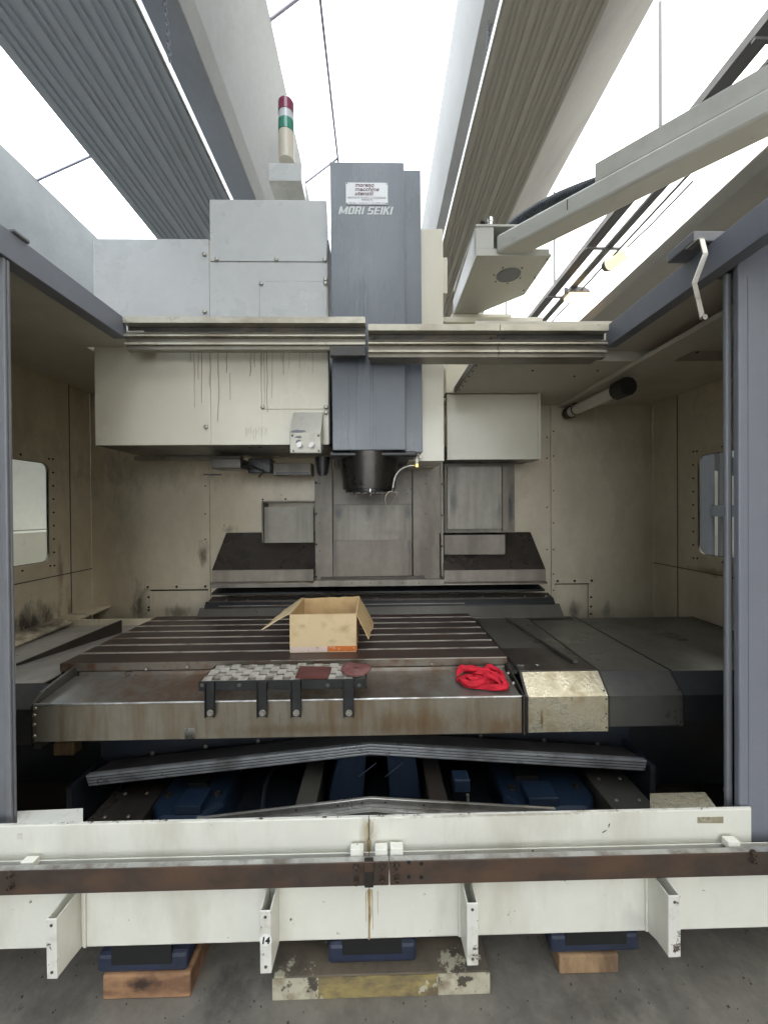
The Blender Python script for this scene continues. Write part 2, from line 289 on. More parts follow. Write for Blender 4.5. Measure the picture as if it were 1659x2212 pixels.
def obj(name, g, m, parent=None, bev=0., smooth=False, loc=None):
    me = bpy.data.meshes.new(name)
    org = ORI[parent.name] if parent else (Vector(loc) if loc is not None else Vector((0, 0, 0)))
    if parent is None and loc is None and g.v:
        xs = [v[0] for v in g.v]; ys = [v[1] for v in g.v]; zs = [v[2] for v in g.v]
        org = Vector(((min(xs) + max(xs)) / 2, (min(ys) + max(ys)) / 2, min(zs)))
    me.from_pydata([tuple(Vector(v) - org) for v in g.v], [], g.f)
    bm = bmesh.new(); bm.from_mesh(me); bmesh.ops.recalc_face_normals(bm, faces=bm.faces); bm.to_mesh(me); bm.free()
    mm = M[m] if isinstance(m, str) else m
    me.materials.append(mm)
    o = bpy.data.objects.new(name, me); link(o)
    if parent: o.parent = parent; ORI[o.name] = org
    else: o.location = org; ORI[o.name] = org
    if smooth:
        for p in me.polygons: p.use_smooth = True
        md = o.modifiers.new('es', 'EDGE_SPLIT'); md.split_angle = R(40)
    if bev:
        md = o.modifiers.new('bevel', 'BEVEL'); md.width = bev; md.segments = 2; md.limit_method = 'ANGLE'; md.angle_limit = R(40)
    return o
def pbox(x0, y0, x1, y1, Y, dep):
    a = U(x0, y0, Y=Y); b = U(x1, y1, Y=Y)
    return G().box(a.x, b.x, Y, Y + dep, b.z, a.z)
def copy(o, parent, delta, name=None):
    c = o.copy(); link(c); c.parent = parent; c.location = Vector(o.location) + Vector(delta); return c

_bm = {}
def bolt(parent, p, axis='y', r=.006, h=.005, m='bolt', kind='dome', name='bolt'):
    key = (r, h, m, kind, name)
    if key not in _bm:
        g = G(); n = 12
        if kind == 'dome':
            prof = [(r, 0), (r, h * .35), (r * .8, h * .8), (r * .45, h), (r * .4, h * .75)]
        elif kind == 'hole': prof = [(r, 0), (r, h)]
        else: prof = [(r * 1.5, 0), (r * 1.5, h * .2), (r, h * .2), (r, h), (r * .5, h), (r * .45, h * .7)]
        if kind == 'hex': n = 6
        for (rr, z) in prof:
            for i in range(n): g.v.append((rr * math.cos(2 * math.pi * i / n), rr * math.sin(2 * math.pi * i / n), z))
        for k in range(len(prof) - 1):
            for i in range(n):
                j = (i + 1) % n; g.f.append((k * n + i, k * n + j, (k + 1) * n + j, (k + 1) * n + i))
        g.f.append(tuple((len(prof) - 1) * n + i for i in range(n)))
        me = bpy.data.meshes.new(name); me.from_pydata(g.v, [], g.f); me.materials.append(M[m])
        _bm[key] = me
    o = bpy.data.objects.new(name, _bm[key]); link(o)
    o.parent = parent; o.location = Vector(p) - ORI[parent.name]
    o.rotation_euler = {'y': (R(90), 0, 0), 'z': (0, 0, 0), 'x': (0, R(90), 0), '-x': (0, R(-90), 0), '-z': (R(180), 0, 0)}[axis]
    return o
def bolts(parent, pts, Y, **k):
    for (x, y) in pts: bolt(parent, U(x, y, Y=Y), **k)

def text(name, s, size, loc, m, parent, xs=1., shear=0., off=0., ext=.0008):
    cu = bpy.data.curves.new(name, 'FONT'); cu.body = s; cu.size = size; cu.shear = shear; cu.offset = off; cu.extrude = ext
    t = bpy.data.objects.new('tmp', cu); link(t); bpy.context.view_layer.update()
    me = bpy.data.meshes.new_from_object(t.evaluated_get(bpy.context.evaluated_depsgraph_get()))
    bpy.data.objects.remove(t); bpy.data.curves.remove(cu)
    me.materials.clear(); me.materials.append(M[m])
    o = bpy.data.objects.new(name, me); link(o); o.parent = parent
    o.location = Vector(loc) - ORI[parent.name]; o.rotation_euler = (R(90), 0, 0); o.scale = (xs, 1, 1)
    return o

# ================================================================ THE HALL
struct(obj('floor', G().box(-14, 14, -10, 15, -.2, 0), 'floor', loc=(0, 0, 0)))
gg = G(); rg = random.Random(3)
for k in range(420):
    x_ = rg.uniform(-1.6, 1.6); y_ = rg.uniform(.85, 1.6); q_ = rg.uniform(.001, .0035) * (1 if k % 9 else 1.8)
    a0 = rg.uniform(0, 6.28); P_ = [(x_ + q_ * math.cos(a0 + t_) * rg.uniform(.6, 1.3), y_ + q_ * math.sin(a0 + t_), 0.0) for t_ in (0, 1.6, 3.1, 4.7)]
    gg.prism(P_, (0, 0, q_ * .7))
M['grit'] = mat('dark_grit', (.045, .04, .034), .7)
struct(obj('floor_grit', gg, 'grit', loc=(0, 1.2, 0)), 'stuff')
struct(obj('hall_wall', G().box(-14, 14, 15, 15.2, 0, 7.4), 'hallwall'))
# unseen wall behind the camera; its open gate is added for frontal fill light
struct(obj('hall_wall', G().box(-14, -3.6, -7.2, -7, 0, 7.4).box(3.6, 14, -7.2, -7, 0, 7.4).box(-3.6, 3.6, -7.2, -7, 4.2, 7.4), 'hallwall'))
struct(obj('yard', G().box(-60, 60, -80, -10.02, -.25, -.02), 'concrete', loc=(0, -40, 0)))
struct(obj('hall_wall', G().box(-14.2, -14, -10, 15, 0, 7.4), 'hallwall'))
struct(obj('hall_wall', G().box(14, 14.2, -10, 15, 0, 7.4), 'hallwall'))

Y0, Y1 = -6.99, 14.9
def along(prof, y0=Y0, y1=Y1):  # profile given as (X, h above camera)
    return G().prism([(x, y0, 1.6 + h) for x, h in prof], (0, y1 - y0, 0))
roof_beams = [
    ([(-3.2, 5.2), (-2.75, 4.15), (-2.6, 4.0), (-1.52, 4.0), (-1.444, 4.15), (-1.076, 5.2)], 'concrete roof beam on the left, behind the stack light'),
    ([(.858, 5.2), (.913, 4.15), (1.03, 4.0), (1.8, 4.0), (1.94, 4.15), (2.88, 5.2)], 'concrete roof beam on the right, above the pendant arm bracket'),
    ([(5.64, 5.2), (4.52, 4.15), (4.6, 4.0), (5.6, 4.0), (5.9, 4.15), (7.2, 5.2)], 'concrete roof beam farthest right, behind the hanging cable tray'),
    ([(-7.6, 5.2), (-7.0, 4.15), (-6.9, 4.0), (-5.75, 4.0), (-5.61, 4.15), (-5.25, 5.2)], 'concrete roof beam farthest left, above the open left door'),
]
for prof, lab in roof_beams:
    tag(obj('roof_beam', along(prof), 'concrete', bev=.01), lab, 'beam', 'concrete beams of the hall roof')
struct(obj('roof_slab', along([(-14, 5.2), (-14, 5.3), (-9.4, 5.3), (-9.4, 5.2)]), 'concrete'))
struct(obj('roof_slab', along([(9.4, 5.2), (9.4, 5.3), (14, 5.3), (14, 5.2)]), 'concrete'))

def skylight(pts, lab, bars=(0,), ridges=(1,), m_='sky_pane'):
    t = thing('skylight', lab, 'skylight', (pts[0][0], 0, 1.6 + pts[0][1]), 'skylights between the roof beams')
    for si, (a, b) in enumerate(zip(pts[:-1], pts[1:])):
        n = G(); n.v = [(a[0], Y0, 1.6 + a[1]), (b[0], Y0, 1.6 + b[1]), (b[0], Y1, 1.6 + b[1]), (a[0], Y1, 1.6 + a[1])]; n.f = [(0, 1, 2, 3)]
        obj('pane', n, m_, t)
        for y in ([-5.95 + 2 * k for k in range(11)] if si in bars else []):
            m = G().prism([(a[0], y, 1.6 + a[1] - .03), (b[0], y, 1.6 + b[1] - .03), (b[0], y, 1.6 + b[1] - .005), (a[0], y, 1.6 + a[1] - .005)], (0, .03, 0))
            obj('glazing_bar', m, 'mullion', t)
    for p in [pts[i] for i in ridges]:
        obj('glazing_bar', G().box(p[0] - .015, p[0] + .015, Y0, Y1, 1.6 + p[1] - .07, 1.6 + p[1] - .035), 'mullion', t)
skylight([(-1.08, 5.21), (-.57, 5.6), (.1, 5.65), (.86, 5.21)], 'bright glazed skylight between the two beams above the spindle head')
skylight([(-5.26, 5.21), (-4.2, 5.7), (-3.21, 5.21)], 'bright glazed skylight left of the cool grey ribbed panel', m_='sky_cool')
skylight([(2.89, 5.21), (3.8, 6.8), (5.63, 5.21)], 'bright glazed skylight above the hanging cable tray', (), (), 'sky_warm')
skylight([(7.21, 5.21), (8.3, 5.6), (9.39, 5.21)], 'skylight beyond the farthest right beam', m_='sky_warm')
skylight([(-9.39, 5.21), (-8.5, 5.6), (-7.61, 5.21)], 'skylight beyond the farthest left beam', m_='sky_cool')

def ribbed(x0, x1, h, m, lab, edge_side, ribs, y0=-2, y1=12.):
    t = thing('ribbed_panel', lab, 'ceiling panel', ((x0 + x1) / 2, 0, 1.6 + h), 'long ribbed panels hung under the roof beams')
    z = 1.6 + h
    obj('sheet', G().box(x0, x1, y0, y1, z + .02, z + .05), m, t)
    for a, b in ribs:
        xa = x0 + a * (x1 - x0); xb = x0 + b * (x1 - x0)
        obj('rib', G().prism([(xa, y0, z + .02), (xa + .008, y0, z), (xb - .008, y0, z), (xb, y0, z + .02)], (0, y1 - y0, 0)), m, t)
    ew = .010 if edge_side > 0 else .012
    xe = x1 if edge_side > 0 else x0 - ew
    obj('edge_strip', G().box(xe, xe + ew, y0, y1, z - .012, z + .06), 'edge', t)
    return t
ribsL = [(0, .075), (.10, .13), (.15, .2), (.225, .25), (.275, .35), (.37, .40), (.42, .47), (.5, .525), (.545, .62), (.64, .67), (.69, .74), (.765, .79), (.81, .87), (.89, .92), (.94, .99)]
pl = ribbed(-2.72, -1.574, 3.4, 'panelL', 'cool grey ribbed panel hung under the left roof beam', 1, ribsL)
pr = ribbed(.951, 1.73, 3.7, 'panelR', 'warm grey ribbed panel hung under the right roof beam', -1, ribsL)
def chain(a, b, lab, n):
    g = G(); a = Vector(a); b = Vector(b); st = (b - a) / n
    for i in range(n):
        c = a + st * (i + .5); L = st.length * .62
        pts = []
        for k in range(13):
            th = 2 * math.pi * k / 12; q = Vector((0, 0, math.cos(th) * L)); s_ = math.sin(th) * .013
            q += Vector((s_, 0, 0)) if i % 2 else Vector((0, s_, 0))
            pts.append(c + q)
        g.tube(pts, .004, 5)
    tag(obj('chain', g, 'tray'), lab, 'chain', 'chains holding the ribbed panels')
ya = 3.4 / ((1103 - 164) / 820.)
chain((-1.56, ya, 5.06), (-1.6, ya, 5.6), 'short chain holding up the cool grey ribbed panel', 14)
yb = 3.7 / ((1103 - 149) / 820.)
chain((.945, yb, 5.36), (.98, yb, 5.72), 'short chain holding up the warm grey ribbed panel', 9)

# cable tray and its rods
ct = thing('cable_tray', 'long dark steel cable tray hanging under the right skylight', 'cable tray', (3.8, 0, 6.1))
h = 4.55 + 1.6
obj('channel', G().box(3.68, 3.86, -1, 14, h, h + .02).box(3.68, 3.70, -1, 14, h + .02, h + .10).box(3.84, 3.86, -1, 14, h + .02, h + .1), 'tray', ct)
obj('channel', G().box(3.98, 4.10, -1, 14, h - .06, h - .02), 'tray', ct)
obj('conduit', G().cyl((4.2, -1, h - .1), (0, 1, 0), .018, 15, 10), 'tray', ct)
for y in (3.6, 5., 6.5, 8., 9.5, 11.):
    obj('hanger', G().box(3.64, 4.22, y - .02, y + .02, h - .09, h - .062).box(3.76, 3.79, y - .03, y + .03, h + .1, h + .14), 'tray', ct)
for y, lab in ((5., 'dark hanging rod in front of the right skylight, the nearest and tallest'), (8., 'dark hanging rod just right of the arm bracket'), (11., 'short hanging rod seen below the arm bracket plate')):
    tag(obj('hanging_rod', G().cyl((3.8, y, h + .14), (0, 0, 1), .022, 2.0, 10), 'tray'), lab, 'rod', 'rods carrying the cable tray')
lp = U(1252, 630, Z=6.0)
t = thing('work_light', 'lit amber work light with grey housing under the cable tray', 'lamp', tuple(lp))
obj('housing', G().prism([lp + Vector(v) for v in ((-.22, 0, 0), (-.17, 0, .09), (-.05, 0, .11), (.1, 0, .1), (.2, 0, .05), (.22, 0, 0))], (0, .3, 0)), 'tray', t, bev=.01)
obj('diffuser', G().prism([lp + Vector(v) for v in ((-.2, .01, 0), (-.14, .01, -.07), (.14, .01, -.07), (.2, .01, 0))], (0, .28, 0)), 'amber', t, bev=.015)
obj('bracket', G().box(lp.x - .28, lp.x - .22, lp.y + .05, lp.y + .09, lp.z, lp.z + .12), 'tray', t)
lp = U(1312, 570, Z=6.02)
t = thing('tube_light', 'lit pale capsule tube light hanging above the amber work light', 'lamp', tuple(lp))
obj('tube', G().cyl(lp + Vector((.03, 0, 0)), (.35, -1, 0), .12, .36, 16, .11), 'paleglow', t, smooth=True)
obj('end_cap', G().cyl(lp + Vector((.03, .001, 0)), (-.35, 1, 0), .13, .09, 16, .09), 'tray', t, smooth=True)
obj('stem', G().tube([lp + Vector((.12, -.25, .06)), lp + Vector((.2, -.8, .1)), lp + Vector((.22, -1.6, .12))], .015, 6), 'tray', t)

# neighbours seen through the machine windows
t = thing('storage_cabinet', 'beige cabinet beyond the left side window with lighter low bench part', 'cabinet', (-4.2, 3.6, 0))
obj('panel', G().box(-5.2, -4.2, 2.6, 4.15, 1.385, 2.6), 'rustwall', t, bev=.01)
obj('panel', G().box(-5.2, -4.25, 4.17, 6.4, 1.385, 2.6), 'hallwall', t, bev=.01)
obj('bench', G().box(-5.2, -3.9, 2.5, 6.4, 0, 1.38), 'beige', t, bev=.01)
t = thing('stair', 'grey steel stair with pale panel beyond the right side window', 'stair', (3.6, 3.6, 0))
obj('stringer', G().prism([(3.6, 3.0, 1.95), (3.6, 3.0, 2.1), (3.6, 5.5, 3.0), (3.6, 5.5, 2.85)], (.06, 0, 0)), 'door', t)
obj('post', G().box(3.58, 3.66, 4.05, 4.2, 0, 2.3), 'door', t)
obj('crossbar', G().box(3.62, 3.68, 3.2, 6., 1.5, 1.62), 'door', t)
obj('stringer', G().prism([(3.9, 3.0, 1.55), (3.9, 3.0, 1.75), (3.9, 5.5, 2.65), (3.9, 5.5, 2.45)], (.06, 0, 0)), 'tray', t)
for k in range(7): obj('baluster', G().box(3.63, 3.66, 3.15 + k * .4, 3.18 + k * .4, 1.0, 2.05 + k * .14), 'tray', t)
obj('treads_panel', G().box(4.2, 4.3, 2.5, 8, 0, 1.25), 'hallwall', t)
t = thing('pale_cabinet', 'pale cabinet behind the grey stair outside the right window', 'cabinet', (5, 5.5, 0))
obj('body', G().box(4.7, 5.6, 3, 9, .01, 2.9), 'white', t, bev=.02)
obj('louvre', G().box(4.66, 4.7, 5.2, 5.9, 1.75, 1.95), 'black', t)

# ================================================================ MACHINE ENCLOSURE
XL, XR, YB, ZC = -2.0, 1.99, 2.7, 2.34
en = thing('machine_enclosure', 'oily beige sheet metal enclosure around the worktable with two side windows', 'machine housing', (0, 2.7, .1))
# back wall sheets
xs1 = U(453, 1100, Y=YB).x; xs2 = U(1190, 1100, Y=YB).x
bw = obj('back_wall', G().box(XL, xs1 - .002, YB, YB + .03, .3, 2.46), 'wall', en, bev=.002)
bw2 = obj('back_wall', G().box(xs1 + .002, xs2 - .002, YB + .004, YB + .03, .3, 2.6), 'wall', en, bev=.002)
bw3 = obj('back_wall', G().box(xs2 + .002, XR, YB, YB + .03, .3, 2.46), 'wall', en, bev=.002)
for y in (820, 900, 985, 1050, 1110, 1165):
    bolt(bw, U(441 if y < 1000 else 444, y, Y=YB), m='boltdark', r=.0055)
for y in (932, 985, 1060, 1130, 1187, 1240, 1275): bolt(bw3, U(1195, y, Y=YB), m='boltdark', r=.0055)
for y in (945, 990, 1096, 1187, 1285): bolt(bw3, U(1181, y, Y=YB), m='boltdark', r=.0055)
# side walls with window openings
def sidewall(X, sgn, wy0, wy1, wz0, wz1, seamy, label):
    # wall sheet with a hole, thickness outwards
    g = G(); xa, xb = (X, X + sgn * .03)
    x0, x1 = min(xa, xb), max(xa, xb)
    x0, x1 = min(X, X + sgn * .008), max(X, X + sgn * .008)
    g.box(x0, x1, 1.3, wy0, .3, 2.46).box(x0, x1, wy1, YB, .3, 2.46).box(x0, x1, wy0, wy1, .3, wz0).box(x0, x1, wy0, wy1, wz1, 2.46)
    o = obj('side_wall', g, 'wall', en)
    # raised window flange (rounded ring)
    def rr(y0, y1, z0, z1, r, n=6):
        P = []
        for cy, cz, a0 in ((y1 - r, z1 - r, 0), (y0 + r, z1 - r, 90), (y0 + r, z0 + r, 180), (y1 - r, z0 + r, 270)):
            for k in range(n + 1):
                a = R(a0 + 90 * k / n); P.append((cy + r * math.cos(a), cz + r * math.sin(a)))
        return P
    i_ = rr(wy0, wy1, wz0, wz1, .045); e_ = rr(wy0 - .05, wy1 + .05, wz0 - .05, wz1 + .05, .02)
    k = len(i_); f = G(); xi = X - sgn * .008; xo = X + sgn * .012
    for P, x in ((i_, xi), (e_, xi), (e_, X - sgn * .0005), (i_, xo)):
        f.v += [(x, p[0], p[1]) for p in P]
    for a in range(k):
        b = (a + 1) % k
        f.f += [(a, b, k + b, k + a), (k + a, k + b, 2 * k + b, 2 * k + a), (3 * k + a, 3 * k + b, b, a)]
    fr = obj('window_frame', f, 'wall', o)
    gq = G(); rq = rr(wy0 - .004, wy1 + .004, wz0 - .004, wz1 + .004, .05)
    gq.v = [(X - sgn * .001, p[0], p[1]) for p in rq] + [(X - sgn * .0035, p[0], p[1]) for p in rr(wy0 + .004, wy1 - .004, wz0 + .004, wz1 - .004, .042)]
    for a in range(k):
        b = (a + 1) % k; gq.f.append((a, b, k + b, k + a))
    obj('gasket', gq, 'boltdark', o)
    pn = G(); pn.v = [(X + sgn * .006, p[0], p[1]) for p in i_]; pn.f = [tuple(range(k))]
    obj('pane', pn, 'pane', o)
    ax = 'x' if sgn < 0 else '-x'
    for zz in [wz0 - .03 + q * (wz1 - wz0 + .06) / 8 for q in range(9)]:
        for yy in (wy0 - .028, wy1 + .028): bolt(o, (xi, yy, zz), axis=ax, r=.006, m='boltdark')
    for yy in [wy0 + q * (wy1 - wy0) / 4 for q in range(5)]:
        for zz in (wz0 - .028, wz1 + .028): bolt(o, (xi, yy, zz), axis=ax, r=.006, m='boltdark')
    # seams: overlapping lower sheet and corner strip
    for (a, b, c, d) in ((1.3, YB, 1.20, 1.206), (seamy, seamy + .006, .3, 2.43)):
        obj('seam_strip', G().box(min(X, X - sgn * .002), max(X, X - sgn * .002), a, b, c, d), 'seam', o)
    return o
wl = [U(105, 1110, X=XL), U(28, 990, X=XL), U(66, 1218, X=XL)]
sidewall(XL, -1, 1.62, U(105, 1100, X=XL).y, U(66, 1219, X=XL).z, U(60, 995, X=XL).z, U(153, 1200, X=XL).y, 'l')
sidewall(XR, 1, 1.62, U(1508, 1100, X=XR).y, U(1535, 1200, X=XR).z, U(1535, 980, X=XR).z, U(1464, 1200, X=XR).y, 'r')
# soot patches on the left side wall: an irregular grimy sheet
def blob(pts, nrm, rad, seed, n=28, jag=.35):
    """irregular flat patch: centre pts, plane by two axes"""
    c, u, v = pts; g = G(); c = Vector(c); u = Vector(u); v = Vector(v)
    g.v = [tuple(c)]
    for i in range(n):
        th = 2 * math.pi * i / n
        k = 1 + jag * (noise.noise(Vector((math.cos(th) * 2 + seed, math.sin(th) * 2, seed))) + .6 * noise.noise(Vector((math.cos(th) * 6 + seed, math.sin(th) * 6, 3))))
        g.v.append(tuple(c + u * math.cos(th) * k + v * math.sin(th) * k))
    g.f = [(0, 1 + i, 1 + (i + 1) % n) for i in range(n)]
    return g
# fixed ceiling (soffits)
obj('soffit', G().box(XL, -1.452, 1.3, YB, 2.43, 2.46), 'soffit', en)
obj('soffit', G().box(-1.451, -1.10, 1.832, 1.945, 2.43, 2.46), 'soffit', en)
obj('soffit', G().box(-1.451, -1.215, 1.3, 1.83, 2.43, 2.46), 'soffit', en)
xc = U(1030, 775, Z=ZC).x
sf = obj('soffit', G().box(xc, XR, 1.9, YB, ZC, ZC + .03), 'soffit', en)
obj('soffit', G().box(1.17, XR, 1.3, 1.894, ZC + .05, ZC + .08), 'soffit', en)
obj('soffit_riser', G().box(xc, XR, 1.895, 1.8995, ZC - .0, ZC + .2), 'soffit', en)
obj('soffit', G().box(1.0, 1.169, 1.835, 1.894, ZC + .05, ZC + .08), 'soffit', en)
obj('soffit_channel', G().box(1.30, 1.46, 1.3, YB, ZC - .022, ZC), 'soffit', en, bev=.004)
obj('soffit_flange', G().box(xc - .004, xc, 1.9, 2.4, ZC - .012, ZC + .03), 'boltdark', en)
for x, y in ((1240, 812), (1290, 800), (1410, 786), (1395, 788), (1505, 760), (1150, 800)):
    bolt(sf, U(x, y, Z=ZC), axis='-z', r=.006, m='boltdark')
for k in range(6): bolt(sf, (xc + .02, 1.95 + k * .08, ZC), axis='-z', r=.005, m='boltdark')
# access hatches
def hatch(x0, y0, x1, y1, split):
    a = U(x0, y0, Y=YB); b = U(x1, y1, Y=YB)
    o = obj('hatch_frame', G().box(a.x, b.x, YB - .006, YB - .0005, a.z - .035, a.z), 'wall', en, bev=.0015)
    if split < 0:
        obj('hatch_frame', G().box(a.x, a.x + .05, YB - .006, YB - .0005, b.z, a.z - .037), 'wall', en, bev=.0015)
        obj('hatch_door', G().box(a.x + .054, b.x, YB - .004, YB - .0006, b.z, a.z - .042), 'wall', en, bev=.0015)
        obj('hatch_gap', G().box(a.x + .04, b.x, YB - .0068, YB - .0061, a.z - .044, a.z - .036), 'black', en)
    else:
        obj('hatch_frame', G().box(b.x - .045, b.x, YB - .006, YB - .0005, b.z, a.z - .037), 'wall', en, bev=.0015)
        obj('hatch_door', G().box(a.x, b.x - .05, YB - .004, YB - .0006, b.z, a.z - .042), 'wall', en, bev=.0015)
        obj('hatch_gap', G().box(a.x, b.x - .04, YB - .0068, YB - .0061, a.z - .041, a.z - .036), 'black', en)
        obj('hatch_gap', G().box(b.x - .05, b.x - .046, YB - .0068, YB - .0061, b.z, a.z - .037), 'black', en)
    for k in range(3): bolt(o, (a.x + .02 + k * (b.x - a.x - .04) / 2, YB - .006, a.z - .016), m='boltdark', r=.009)
    return o
hl = hatch(315, 1263, 452, 1345, -1); hr = hatch(1197, 1250, 1283, 1372, 1)
for y in (1290, 1312, 1318): bolt(hl, U(322, y, Y=YB - .006), m='boltdark', r=.008)
for y in (1290, 1310, 1326): bolt(hr, U(1276, y, Y=YB - .006), m='boltdark', r=.008)
# interior ledges and dark sump
obj('sump_floor', G().box(XL, XR, 1.3, YB, .20, .24), 'black', en)
lz = .60
obj('ledge', G().prism([U(38, 1752, Z=lz), U(180, 1746, Z=lz), U(180, 1790, Z=lz), U(38, 1800, Z=lz)], (0, 0, -.02)), 'whitechip', en)
obj('ledge', G().prism([U(1403, 1714, Z=lz), U(1522, 1711, Z=lz), U(1562, 1765, Z=lz), U(1405, 1765, Z=lz)], (0, 0, -.02)), 'cover_a', en)
obj('inner_panel', G().box(XL + .01, -1.22, 1.85, 1.87, .3, .84), 'saddle', en)
obj('inner_panel', G().box(1.15, XR - .01, 1.75, 1.77, .3, .84), 'saddle', en)

# right interior box hanging from the ceiling
rb = thing('cable_cover_box', 'cream sheet metal box hanging below the right ceiling beside the head', 'machine cover', tuple(U(1067, 992, Y=2.4)))
a = U(965, 852, Y=2.4); b = U(1168, 992, Y=2.4)
obj('front_panel', G().box(a.x, b.x - .02, 2.40, 2.404, b.z, a.z), 'cream', rb, bev=.001)
obj('side_panel', G().box(b.x - .018, b.x, 2.398, 2.56, b.z - .002, a.z + .005), 'cream', rb, bev=.002)
obj('underside', G().box(a.x, b.x - .02, 2.405, 2.66, b.z + .001, b.z + .012), 'darkplate', rb)
obj('top_lip', G().box(a.x - .01, b.x + .004, 2.385, 2.5, a.z + .006, a.z + .014), 'soffit', rb)

# ================================================================ REAR COLUMN
YC = 2.5
col = thing('machine_column', 'grimy plated machine column behind the spindle, bolted in strips', 'machine column', (0, YC, 1.0))
cT = 965
def cpan(name, x0, y0, x1, y1, Y, m, dep=.02, bev=.0015): return obj(name, pbox(x0, y0, x1, y1, Y, dep), m, col, bev=bev)
c1 = cpan('strip', 679, cT, 719.3, 1256, YC - .01, 'wall_grey')
cpan('plate', 720, cT, 890, 1089, YC, 'wall_grey'); cpan('plate', 720, 1090.5, 890, 1166.5, YC - .003, 'plate_pale'); cpan('plate', 720, 1168, 890, 1250, YC, 'wall_grey')
c3 = cpan('strip', 891, cT, 950, 1256, YC - .01, 'wall_grey'); c4 = cpan('strip', 951.5, cT, 958, 1254, YC - .018, 'plate_pale')
for y in (1043, 1110, 1176, 1246): bolt(c1, U(683, y, Y=YC - .01), r=.008, m='boltdark')
for y in (1045, 1130, 1190): bolt(c1, U(691, y, Y=YC - .01), r=.004, m='boltdark')
for y in (1046, 1113, 1180, 1247): bolt(c4, U(954.5, y, Y=YC - .018), r=.007, m='boltdark')
for y in (1028, 1045, 1110, 1185): bolt(c3, U(920, y, Y=YC - .01), r=.004, m='boltdark')
tg = obj('label_tag', pbox(877, 1053, 889, 1070, YC - .004, .003), 'plate_pale', col)
bolts(tg, ((880, 1067), (887, 1056)), YC - .004, r=.004, m='boltdark')
sl = obj('slide_bar', pbox(693, 1247, 918, 1256, YC - .035, .02), 'darkplate', col, bev=.003)
sill = cpan('sill', 457, 1257.5, 1180, 1262, YC - .06, 'plate_pale', dep=.18)
for x in (760, 800, 822, 870, 905, 960, 1010, 1105, 1130): bolt(sill, U(x, 1260, Y=YC - .06), r=.0035, m='boltdark', h=.003)
# right and left window-like plates
cpan('back_plate', 959.5, cT, 1112, 1150, 2.62, 'wall_grey')
cpan('back_plate', 966, 1008, 1084, 1142, 2.60, 'plate_pale', dep=.015)
obj('plate_rib', pbox(1085, 1005, 1098, 1146, 2.585, .03), 'wall_grey', col, bev=.002)
cpan('guard_strip', 959.5, 1156, 1091, 1196, 2.50, 'wall_grey', dep=.004)
g = G()
for k in range(34):
    p = U(961 + k * 3.85, 1197.5, Y=2.5); g.cyl((p.x, 2.5, p.z + .001), (0, 1, 0), .0042, .004, 8)
obj('serrated_edge', g, 'wall_grey', col)
cpan('pocket_plate', 568, 1095, 678, 1172, 2.6, 'plate_pale', dep=.01)
a = U(565, 1086, Y=2.57); b = U(678, 1096, Y=2.57)
obj('pocket_lintel', G().box(a.x, b.x, 2.57, YB, a.z, a.z + .012), 'wall_grey', col, bev=.002)
obj('pocket_edge', G().box(a.x, a.x + .01, 2.57, YB, U(565, 1172, Y=2.57).z, a.z), 'wall_grey', col, bev=.002)
bolts(col, ((617, 1078), (568, 1079)), YB, r=.007, m='boltdark')
# upper part of the column seen above and below the guide rail
cf = obj('column_head', pbox(962, 690, 1172, 862, 2.6, .5), 'cream', col, bev=.004)
obj('column_cap', pbox(958, 684, 1172, 696, 2.5, .6), 'cream', col, bev=.004)

# hoods
def hood(x0, x1, xo, lab):
    yf, yb = 2.44, 2.68
    zt = U(x0, 1232, Y=yf).z; zb = U(x0, 1257, Y=yf).z; zk = U(x0, 1151, Y=yb).z
    xa = U(x0, 1232, Y=yf).x; xb = U(x1, 1232, Y=yf).x
    t = thing('way_hood', lab, 'machine cover', ((xa + xb) / 2, yf, zb), 'sloping hoods either side of the column')
    obj('slope', G().prism([(xa, yf, zt), (xb, yf, zt), (xb, yb, zk), (xa, yb, zk)], (0, .003, -.006)), 'darkplate', t)
    f = obj('front', G().box(xa, xb, yf - .004, yf, zb, zt), 'wall_grey', t, bev=.0015)
    s = xa if xo < 0 else xb - .003
    obj('cheek', G().prism([(s, yf + .002, zb), (s, yb, zb), (s, yb, zk - .004), (s, yf + .002, zt - .006)], (.003, 0, 0)), 'darkplate2', t)
    obj('folded_lip', G().prism([(xa, yf - .004, zb - .0), (xa, yf - .03, zb - .008), (xa, yf - .03, zb - .012), (xa, yf, zb - .004)], (xb - xa, 0, 0)), 'steel', t)
    return t
hood(458, 678, -1, 'dark sloping hood left of the column with torn paint above')
hood(959, 1178, 1, 'dark sloping hood right of the column below the serrated plate')
# bare-paint chips on the back wall
for (x, y, ru, rv, m, s) in ((487, 1150, .05, .05, 'wall_grey', 1), (438, 1200, .045, .09, 'stain2', 2), (375, 1315, .06, .03, 'stain2', 9), (560, 1165, .05, .03, 'wall', 5)):
    pass

